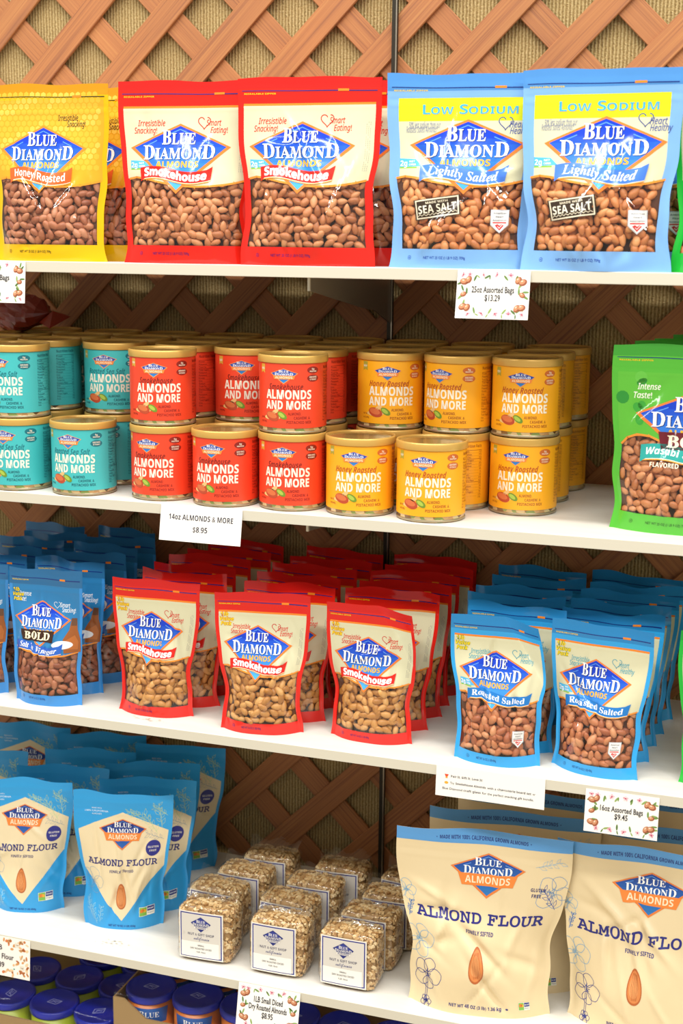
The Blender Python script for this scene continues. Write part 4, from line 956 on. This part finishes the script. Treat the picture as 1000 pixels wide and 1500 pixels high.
# ------------------------------------------------------------------ bags of diced almonds
def superbox(w, d, h, n=36, m=18, e=.22, grow=0.0):
    w, d, h = w + grow, d + grow, h + grow; V = []; F = []
    sp = lambda q, p: math.copysign(abs(q) ** p, q)
    for j in range(m + 1):
        ph = -math.pi / 2 + math.pi * j / m
        for i in range(n):
            a = 2 * math.pi * i / n; V.append((w * sp(math.cos(ph), e) * sp(math.cos(a), e), d * sp(math.cos(ph), e) * sp(math.sin(a), e), h * sp(math.sin(ph), e)))
    for j in range(m):
        for i in range(n): F.append((j * n + i, j * n + (i + 1) % n, (j + 1) * n + (i + 1) % n, (j + 1) * n + i))
    return np.array(V), F
CHIP = mat_nut('diced_almond', [(.08, '8f5f34'), (.28, 'bd925a'), (.6, 'd9b984'), (.9, 'e8d2a6')], .3, 300, .6, .3)
def art_shop_label(W, H):
    A = Art('card'); A.part = 'shop_label'; A.rect(-W / 2, 0, W / 2, H, 'ece6da', 0)
    for q, cl, ly in ((2.2, '232c86', 1), (4.0, 'd6d0c6', 2)): A.rect(-W / 2 + q, q, W / 2 - q, H - q, cl, ly)
    A.rect(-W / 2 + 3.6, q - .5, W / 2 - 7, H * .36, 'f0ece4', 3)
    A.part = 'shop_emblem'
    cx, cy = 0, H * .74; A.poly([(-17, cy + 2), (0, cy - 13), (17, cy + 2), (0, cy + 13)], '232c76', 4); A.poly([(-15, cy + 2), (0, cy + 11.4), (15, cy + 2)][::-1], '2f3a8c', 5)
    A.runs([('B', 1.2), ('LUE', 1)], 'serifB', 0, cy + 2.8, 15, 4.2, 'f0ece4', 6); A.runs([('D', 1.2), ('IAMON', 1), ('D', 1.2)], 'serifB', 0, cy - 2.6, 27, 4.2, 'f0ece4', 6); A.rect(-11, cy - 7.4, 11, cy - 3.6, 'e6e0d6', 6); A.text('ALMONDS', 'sansB', 0, cy - 6.6, '232c76', 7, w=18, h=2.6)
    A.part = 'shop_lettering'; A.text('NUT & GIFT SHOP', 'sansB', 0, H * .50, '3a3a5c', 4, w=44, h=4.2, off=-.01); A.text('california', 'script', 1, H * .41, '232c76', 4, w=26, h=5.5)
    A.part = 'content_lettering'; A.text('SMALL', 'sansB', 0, H * .275, '4a4a4a', 5, w=11, h=2.6); A.text('DRY ROASTED DICED', 'sans', 0, H * .205, '4a4a4a', 5, w=36, h=2.8, off=.01); A.text('1LB 16oz', 'sans', 0, H * .135, '4a4a4a', 5, w=15, h=2.6, off=.01)
    return A
LAB = art_shop_label(74, 80)
DFILM = mat_clear('crinkled_cellophane', .05, .09, .7, 46)
def diced(seed, label, loc, rz):
    R = random.Random(seed); root = tag(empty('diced_almond_bag', loc, math.radians(rz)), label, 'bag', 'clear bags of diced almonds')
    w, d, h = .046, .029, .046
    cv, cf = superbox(w - .004, d - .004, h - .004); cv[:, 2] += h
    V = [tuple(v) for v in cv]; F = list(cf); fm = [1] * len(cf)
    sv, sf = superbox(w - .002, d - .002, h - .002, 40, 24); sv[:, 2] += h
    ar = []
    for q in sf:
        p = sv[list(q)]; ar.append(np.linalg.norm(np.cross(p[2] - p[0], p[3] - p[1])))
    ar = np.cumsum(ar); ar /= ar[-1]
    for _ in range(1500):
        q = sf[int(np.searchsorted(ar, R.random()))]; p = sv[list(q)]; c = p[0] * 0; ws = [R.random() for _ in range(4)]; c = sum(p[k] * ws[k] for k in range(4)) / sum(ws)
        nn = np.cross(p[2] - p[0], p[3] - p[1]); nn /= np.linalg.norm(nn) + 1e-12
        if nn[1] * 0 + np.dot(nn, c - np.array([0, 0, h])) < 0: nn = -nn
        t1 = np.cross(nn, np.array([R.gauss(0, 1), R.gauss(0, 1), R.gauss(0, 1)])); t1 /= np.linalg.norm(t1) + 1e-9; t2 = np.cross(nn, t1); tl = R.uniform(-.5, .5); t1, nn = t1 * math.cos(tl) + nn * math.sin(tl), nn * math.cos(tl) - t1 * math.sin(tl)
        a, b_, e = R.uniform(.0020, .0040), R.uniform(.0014, .0028), R.uniform(.0008, .0015); o = len(V)
        for sx, sy, sz in ((-1, -1, -1), (1, -1, -1), (1, 1, -1), (-1, 1, -1), (-1, -1, 1), (1, -1, 1), (1, 1, 1), (-1, 1, 1)):
            V.append(tuple(c + t1 * a * sx * R.uniform(.7, 1) + t2 * b_ * sy * R.uniform(.7, 1) + nn * e * sz))
        F += [tuple(i + o for i in q) for q in ((0, 3, 2, 1), (4, 5, 6, 7), (0, 1, 5, 4), (1, 2, 6, 5), (2, 3, 7, 6), (3, 0, 4, 7))]; fm += [0] * 6
    V = [(x, y, max(z, .0008)) for x, y, z in V]
    tag(mesh_obj('diced_almonds', V, F, [CHIP, plain('diced_core', 'b08a58', .8)], root, fm), kind='stuff')
    fv, ff = superbox(w, d, h, 48, 26, .26, .0012); fv[:, 2] += h + .0006; ph = [R.uniform(0, 6) for _ in range(6)]
    cr = .0007 * (np.sin(fv[:, 0] * 190 + fv[:, 2] * 120 + ph[0]) + np.sin(fv[:, 2] * 230 - fv[:, 0] * 90 + fv[:, 1] * 110 + ph[1]))
    fv *= (1 + cr / .05)[:, None]; fv[:, 2] = np.maximum(fv[:, 2], .0003); top = fv[:, 2] > 2 * h - .003
    mesh_obj('film_wrap', fv, ff, DFILM, root, smooth=True)
    nb, mb = 14, 6; tv = []; tf = []
    for j in range(mb + 1):
        t = j / mb
        for i in range(nb + 1):
            s = -1 + 2 * i / nb; tv.append((w * s * (.92 + .10 * t), .006 + .020 * t + .004 * math.sin(s * 5 + ph[2]) * t, 2 * h - .001 + .018 * t - .006 * t * t + .003 * math.sin(s * 7 + ph[3]) * t))
    for j in range(mb):
        for i in range(nb): a = j * (nb + 1) + i; tf.append((a, a + 1, a + nb + 2, a + nb + 1))
    mesh_obj('film_top', tv, tf, mat_clear('film_fin', .12, .10, .8, 40), root, smooth=True)
    us = np.linspace(-37, 37, 9); vs = np.linspace(0, 80, 9); U, Vv = np.meshgrid(us, vs, indexing='ij')
    su = Surf(us, vs, np.stack([U / 1000 - .004, -d - .0022 + .0012 * (U / 37) ** 2, Vv / 1000 + .006], -1)); lay(LAB, su, root, 'shop_label')
    return root
DP = [diced(1, 'clear bag of diced almonds with white label at the front beside the flour pouches', (.462, -.368, Z4), 3), diced(2, 'clear bag of diced almonds with white label in the middle of the front row', (.586, -.368, Z4), 1), diced(3, 'clear bag of diced almonds with white label in front by the large cream pouches', (.702, -.368, Z4), 0)]
k = 0
for row, (y, xs) in enumerate(((-.300, (.450, .574, .712)), (-.230, (.468, .592, .724)), (-.160, (.486, .616, .735)))):
    for c, x in enumerate(xs):
        k += 1; dup(DP[k % 3], (x, y, Z4), math.radians((k * 37) % 9 - 4), 'clear diced almond bag in the %s row, %s' % (('second', 'third', 'rear')[row], ('beside the blue flour pouches', 'in the middle column', 'beside the large cream pouches')[c]), 'bag', 'clear bags of diced almonds')

# ------------------------------------------------------------------ tubs with blue lids in cardboard cases on the base deck
LIDM = plain('blue_lid_plastic', '1c2aa8', .3)
def tub(bodyc, h, label, loc, rz, stripe=None):
    root = tag(empty('snack_tub', loc, rz), label, 'tub', 'tubs with blue lids')
    b = MB(); b.lathe([(.0001, 0), (.037, 0), (.039, .003), (.0398, .02), (.0405, h - .012), (.0001, h - .012)], 40); body = b.build('tub_body', M('plastic', bodyc), root, True)
    if stripe:
        A = Art('label'); A.part = 'tub_label'; A.poly([(-30, h * 1000 - 46), (30, h * 1000 - 46), (34, h * 1000 - 20), (-34, h * 1000 - 20)], stripe, 0); A.part = 'tub_lettering'; A.runs([('B', 1.2), ('LUE', 1)], 'serifB', 0, h * 1000 - 36, 34, 9, WHITE, 1)
        us = np.linspace(-math.pi * 40.4, math.pi * 40.4, 49); vs = np.linspace(0, h * 1000, 3); U, Vv = np.meshgrid(us, vs, indexing='ij'); a = U / 40.4
        su = Surf(us, vs, np.stack([np.sin(a) * .0411, -np.cos(a) * .0411, Vv / 1000], -1)); su.N = np.stack([np.sin(a), -np.cos(a), 0 * a], -1); lay(A, su, root, 'tub_label')
    b = MB(); b.lathe([(.0408, h - .013), (.0428, h - .012), (.0432, h - .010), (.0432, h - .003), (.0420, h - .0006), (.0400, h), (.0375, h - .0008), (.036, h - .0022), (.0001, h - .0022)], 48); lid = b.build('lid', LIDM, root, True)
    A = Art('plastic'); A.part = 'lid_emblem'; A.line([(-13, 0), (-3, 9), (13, 0), (3, -9)], 1.3, 'a9b0ea', 0, True); A.line([(-13, 0), (-6, 0), (0, 3), (6, -1), (13, 0)], 1.3, 'a9b0ea', 0); A.line([(-3, 4), (3, -4)], 1.3, 'a9b0ea', 0)
    su = Surf(np.array([-40., 40.]), np.array([-40., 40.]), np.array([[[-.04, -.04, 0], [-.04, .04, 0]], [[.04, -.04, 0], [.04, .04, 0]]]) + np.array([0, 0, h - .0018])); su.N = np.tile(np.array([0, 0, 1.]), (2, 2, 1)); o = lay(A, su, lid, 'lid_emblem')
    return root
h1, h2 = .12, .18
t0 = tub('b8c832', h1, 'blue lidded lime tub at the front, second from the left edge', (.140, -.316, ZD), .4)
for x, y, rz, lb in ((.227, -.316, 1.0, 'blue lidded lime tub at the front beside the second case'), (.053, -.316, 2.0, 'blue lidded lime tub at the front by the left edge'), (.227, -.229, .1, 'blue lidded lime tub in the second row beside the second case'), (.140, -.229, 1.2, 'blue lidded lime tub in the middle of the second row'), (.053, -.229, 2.6, 'blue lidded lime tub in the second row by the left edge'), (.227, -.142, .5, 'blue lidded lime tub in the third row beside the second case'), (.140, -.142, .9, 'blue lidded lime tub in the middle of the third row')):
    dup(t0, (x, y, ZD), rz, lb, 'tub', 'tubs with blue lids')
t1 = tub('d9772a', h2, 'blue lidded orange tub in the left front corner of the printed case', (.323, -.306, ZD), .35, '2a62b4')
for k in range(1, 6):
    dup(t1, (.323 + .0868 * k, -.306, ZD), (.2, .6, .1, .3, .8)[k - 1], 'blue lidded orange tub, %s in the front row of the printed case' % ('second', 'third', 'fourth', 'fifth', 'sixth')[k - 1], 'tub', 'tubs with blue lids')
for k in range(3):
    dup(t1, (.323 + .0868 * k, -.219, ZD), (.7, .4, .2)[k], 'blue lidded orange tub, %s in the second row of the printed case' % ('first', 'second', 'third')[k], 'tub', 'tubs with blue lids')
WRAP = mat_clear('stretch_wrap', .02, .12, .8, 30)
def case(x0, x1, y0, y1, h, label, tab):
    root = tag(empty('cardboard_case', ((x0 + x1) / 2, y0, ZD)), label, 'case', 'cardboard cases on the base deck'); w = (x1 - x0) / 2; d = y1 - y0; cb = plain('corrugated_card', 'a98a5c', .85, 0, (120, .2, .0006, 3)); t = .003
    for nm, a, c in (('front_wall', (-w, 0, 0), (w, t, h)), ('rear_wall', (-w, d - t, 0), (w, d, h)), ('side_wall', (-w, t, 0), (-w + t, d - t, h)), ('side_wall', (w - t, t, 0), (w, d - t, h))):
        b = MB()
        if nm == 'front_wall': b.prism([(-w, 0), (w, 0), (w, h + tab), (w - .02, h + tab), (w - .06, h), (-w + .06, h), (-w + .02, h + tab), (-w, h + tab)], 0, t)
        else: b.box(a, (c[0], c[1], h + tab) if tab and nm == 'side_wall' else c)
        b.build(nm, cb, root)
    A = Art('card'); A.part = 'case_print'; A.poly([(-w * 1000 + 24, 56), (-w * 1000 + 52, 40), (-w * 1000 + 80, 56), (-w * 1000 + 52, 72)], '4a4a78', 0)
    A.runs([('B', 1.2), ('LUE', 1)], 'serifB', -w * 1000 + 52, 58, 26, 5, 'a98a5c', 1); A.runs([('D', 1.2), ('IAMON', 1), ('D', 1.2)], 'serifB', -w * 1000 + 52, 51, 44, 5, 'a98a5c', 1)
    A.text('BLUE DIAMOND', 'sans', -w * 1000 + 108, 58, '4a4a78', 0, w=36, h=6); A.text('ALMONDS', 'sans', -w * 1000 + 108, 48, '4a4a78', 0, w=30, h=6)
    g = h * 1000; su = Surf(np.array([-w * 1000, w * 1000]), np.array([0., g]), np.array([[[-w, -.0004, 0], [-w, -.0004, h]], [[w, -.0004, 0], [w, -.0004, h]]])); su.N = np.tile(np.array([0, -1., 0]), (2, 2, 1))
    for i, (p, l_, m, T) in enumerate(A.it): A.it[i] = (p, l_, m, T + np.array([0, h * 1000 - 90]))
    lay(A, su, root, 'case_print')
    R = random.Random(int(x0 * 1000) + 5); n, m = 26, 14; V = []; F = []
    for j in range(m + 1):
        for i in range(n + 1):
            s, t_ = i / n, j / m; yy = -.0032 + (d * .55 if d < .2 else d * .4) * smooth(.45, 1, t_) ** 1.3; zz = h * .25 + (h * .75 + .046 + tab * .2) * (1 - (1 - min(1, t_ / .7)) ** 1.4)
            V.append((-w + 2 * w * s, yy + .002 * math.sin(s * 31 + t_ * 9), zz + .004 * math.sin(s * 14 + t_ * 6) + R.uniform(-.0012, .0012)))
    for j in range(m):
        for i in range(n): a = j * (n + 1) + i; F.append((a, a + 1, a + n + 2, a + n + 1))
    mesh_obj('stretch_wrap', V, F, WRAP, root, smooth=True)
    return root
case(-.125, .2745, -.3635, -.095, .104, 'open cardboard case of lime tubs by the left edge of the base deck', 0)
case(.2755, .806, -.3535, -.172, .146, 'open printed cardboard case of orange tubs under the diced almond shelf', .03)

# ------------------------------------------------------------------ price cards on the shelf fronts
def flowers(A, W, H, seed=0):
    A.part = 'floral_border'; R = random.Random(seed)
    def flower(x, y, r):
        for k in range(5): a = k * 1.2566 + .3; A.ell(x + r * .6 * math.cos(a), y + r * .6 * math.sin(a), r * .5, r * .38, R.choice(('e9b6bd', 'dd97a6', 'f0cfd2')), 2, 8, a)
        A.ell(x, y, r * .3, r * .3, 'a8324c', 3, 8)
    def leaf(x, y, a, l): A.ell(x + l / 2 * math.cos(a), y + l / 2 * math.sin(a), l / 2, l * .16, R.choice(('6f8f4a', '8aa35c', '55743c')), 1, 10, a)
    def nut(x, y, r, a): A.ell(x, y, r, r * .74, '9a5436', 3, 14, a); A.ell(x - r * .15, y + r * .12, r * .75, r * .5, 'c98a62', 4, 12, a); A.ell(x - r * .2, y + r * .3, r * .3, r * .16, 'ecd0b4', 5, 8, a)
    for y, sg in ((H - 6.5, -1), (6.5, 1)):
        for k in range(8):
            x = -W / 2 + 17 + (W - 34) * k / 7
            if k % 2: leaf(x, y, R.uniform(.2, 2.6) * sg, 9); leaf(x, y, R.uniform(-2.5, -.4), 6)
            else: flower(x, y + R.uniform(-1, 1), 3.6)
    for sx in (-1, 1):
        for k in range(3):
            y = H * (.24 + .26 * k); x = sx * (W / 2 - 9.5); leaf(x, y, R.uniform(0, 6.3), 10); leaf(x, y + 4, R.uniform(0, 6.3), 9); nut(x, y, 5.8 if k != 1 else 4.4, R.uniform(-.6, .6))
            if k != 1: nut(x - sx * 6, y + (2.5 if k else -1), 5.4, 1.0)
        leaf(sx * (W / 2 - 14), H * .5, 1.6, 9); flower(sx * (W / 2 - 8), H - 6.5 if sx < 0 else 6.5, 3.4)
def card(x, z, W, H, tilt, label, make, rz=0.0, rot=0.0):
    root = tag(empty('price_card', (x, -DEP - .0012, z)), label, 'price card', 'price cards on the shelf edges')
    root.rotation_euler = (-tilt, rot, rz)
    A = Art('card'); A.part = 'card'; A.rect(-W / 2, 0, W / 2, H, 'f4efe6', 0); make(A, W, H)
    w, h = W / 2000, H / 1000; b = MB(); b.box((-w, -.0003, -h), (w, .0002, 0)); base = b.build('paper', M('card', 'f4efe6'), root)
    su = Surf(np.array([-W / 2, W / 2]), np.array([0., H]), np.array([[[-w, -.00035, -h], [-w, -.00035, 0]], [[w, -.00035, -h], [w, -.00035, 0]]])); su.N = np.tile(np.array([0, -1., 0]), (2, 2, 1))
    lay(A, su, root, 'card')
def floral(lines, seed):
    def mk(A, W, H):
        flowers(A, W, H, seed); A.part = 'lettering'; n = len(lines); st = H * .17; y = H * .5 + st * (n - 1) / 2 - H * .045
        for i, (t, w) in enumerate(lines): A.part = 'lettering#%d' % i; A.text(t, 'sans', 0, y, '2b2b30', 4, w=W * w * 1.06, h=H * .125, off=.016); y -= st
    return mk
card(.137, Z1, 128, 62, .10, 'floral price card on the top shelf edge cut off by the left edge', floral([('25oz Assorted Bags', .55), ('$13.29', .20)], 1))
card(.907, Z1 - .001, 98, 64, .17, 'floral price card hanging under the light blue pouches', floral([('25oz Assorted Bags', .55), ('$13.29', .20)], 2))
card(1.109, Z3 - .005, 100, 60, .10, 'floral price card on the shelf edge above the large cream flour pouches', floral([('16oz Assorted Bags', .55), ('$9.45', .17)], 3))
card(.589, Z4 - .001, 102, 68, .22, 'floral price card hanging below the clear bags of diced almonds', floral([('1LB Small Diced', .44), ('Dry Roasted Almonds', .58), ('$8.95', .17)], 4))
def mk14(A, W, H):
    A.part = 'lettering'; A.text('14oz ALMONDS & MORE', 'sansB', 0, H * .60, '2b2b3c', 2, w=W * .79, h=H * .150); A.part = 'lettering#2'; A.text('$8.95', 'sansB', 0, H * .28, '2b2b3c', 2, w=W * .18, h=H * .150)
card(.482, Z2, 130, 53, .19, 'plain white price card under the stacked orange red cans', mk14)
def mkpair(A, W, H):
    A.part = 'lettering'; A.poly([(-66, 33), (-60, 33), (-61.5, 29.5), (-64.5, 29.5)][::-1], 'd8492a', 2); A.rect(-64.5, 27, -61.5, 29.5, 'e59a2c', 2); A.ell(-63, 20.5, 3, 2, 'e9a52c', 2, 10)
    L = -W / 2 + 14
    A.text('Pair It, Gift It, Love It!', 'sansB', L + 8, 29, '3a3a44', 2, w=46, h=3.2, align='l')
    A.text('Try', 'sans', L + 7, 19, '4a4a52', 2, h=3.2, align='l', w=6, off=.01); A.text('Smokehouse Almonds', 'sansB', L + 15, 19, '3a3a44', 2, w=44, h=3.2, align='l'); A.text('with a', 'sans', L + 61, 19, '4a4a52', 2, w=13, h=3.2, align='l', off=.01); A.text('charcuterie board set', 'sansB', L + 76, 19, '3a3a44', 2, w=48, h=3.2, align='l'); A.text('or', 'sans', L + 126, 19, '4a4a52', 2, w=4, h=3.2, align='l', off=.01)
    A.text('Blue Diamond', 'sans', L - 4, 10.5, '4a4a52', 2, w=29, h=3.2, align='l', off=.01); A.text('craft glass', 'sansB', L + 27, 10.5, '3a3a44', 2, w=25, h=3.2, align='l'); A.text('for the perfect snacking gift bundle.', 'sans', L + 54, 10.5, '4a4a52', 2, w=74, h=3.2, align='l', off=.01)
card(.924, Z3 - .0005, 157, 44, .06, 'white gift suggestion card under the light blue pouches', mkpair)
def mkphoto(A, W, H):
    A.part = 'nut_print'; R = random.Random(8)
    for _ in range(240):
        x, y = R.uniform(-W / 2 + 2, W / 2 - 3), R.uniform(3, H - 3)
        if (abs(x) / (W * .36)) + abs(y - H / 2) / (H * .52) < 1: continue
        A.ell(x, y, R.uniform(2, 4.2), R.uniform(1.4, 2.6), R.choice(('d89a5c', 'c77f46', 'e6b884', 'b86a38', 'efcda2', 'd97f4a')), 2, 9, R.uniform(0, 3))
    for x, y in ((W * .30, H * .84), (W * .38, H * .28)): A.rect(x - 4, y - 4, x + 4, y + 4, 'e9dfcc', 3); A.text('SALE' if False else '1LB', 'sansB', x, y - 1, '6a5a4a', 4, w=5, h=2)
    A.ell(W * .26, H * .22, 1.6, 1.2, '2a9a8c', 3, 8)
    A.part = 'lettering'
    for i, (t, w, y) in enumerate((('1LB', .12, .66), ('Almond Flour', .42, .44), ('$8.89', .18, .22))): A.part = 'lettering#%d' % i; A.text(t, 'sans', 0, H * y, '4a4246', 5, w=W * w * 1.2, h=H * .13, off=.014)
card(.106, Z4 - .002, 122, 68, .08, 'price card printed with nuts on the lowest shelf edge by the left edge', mkphoto)
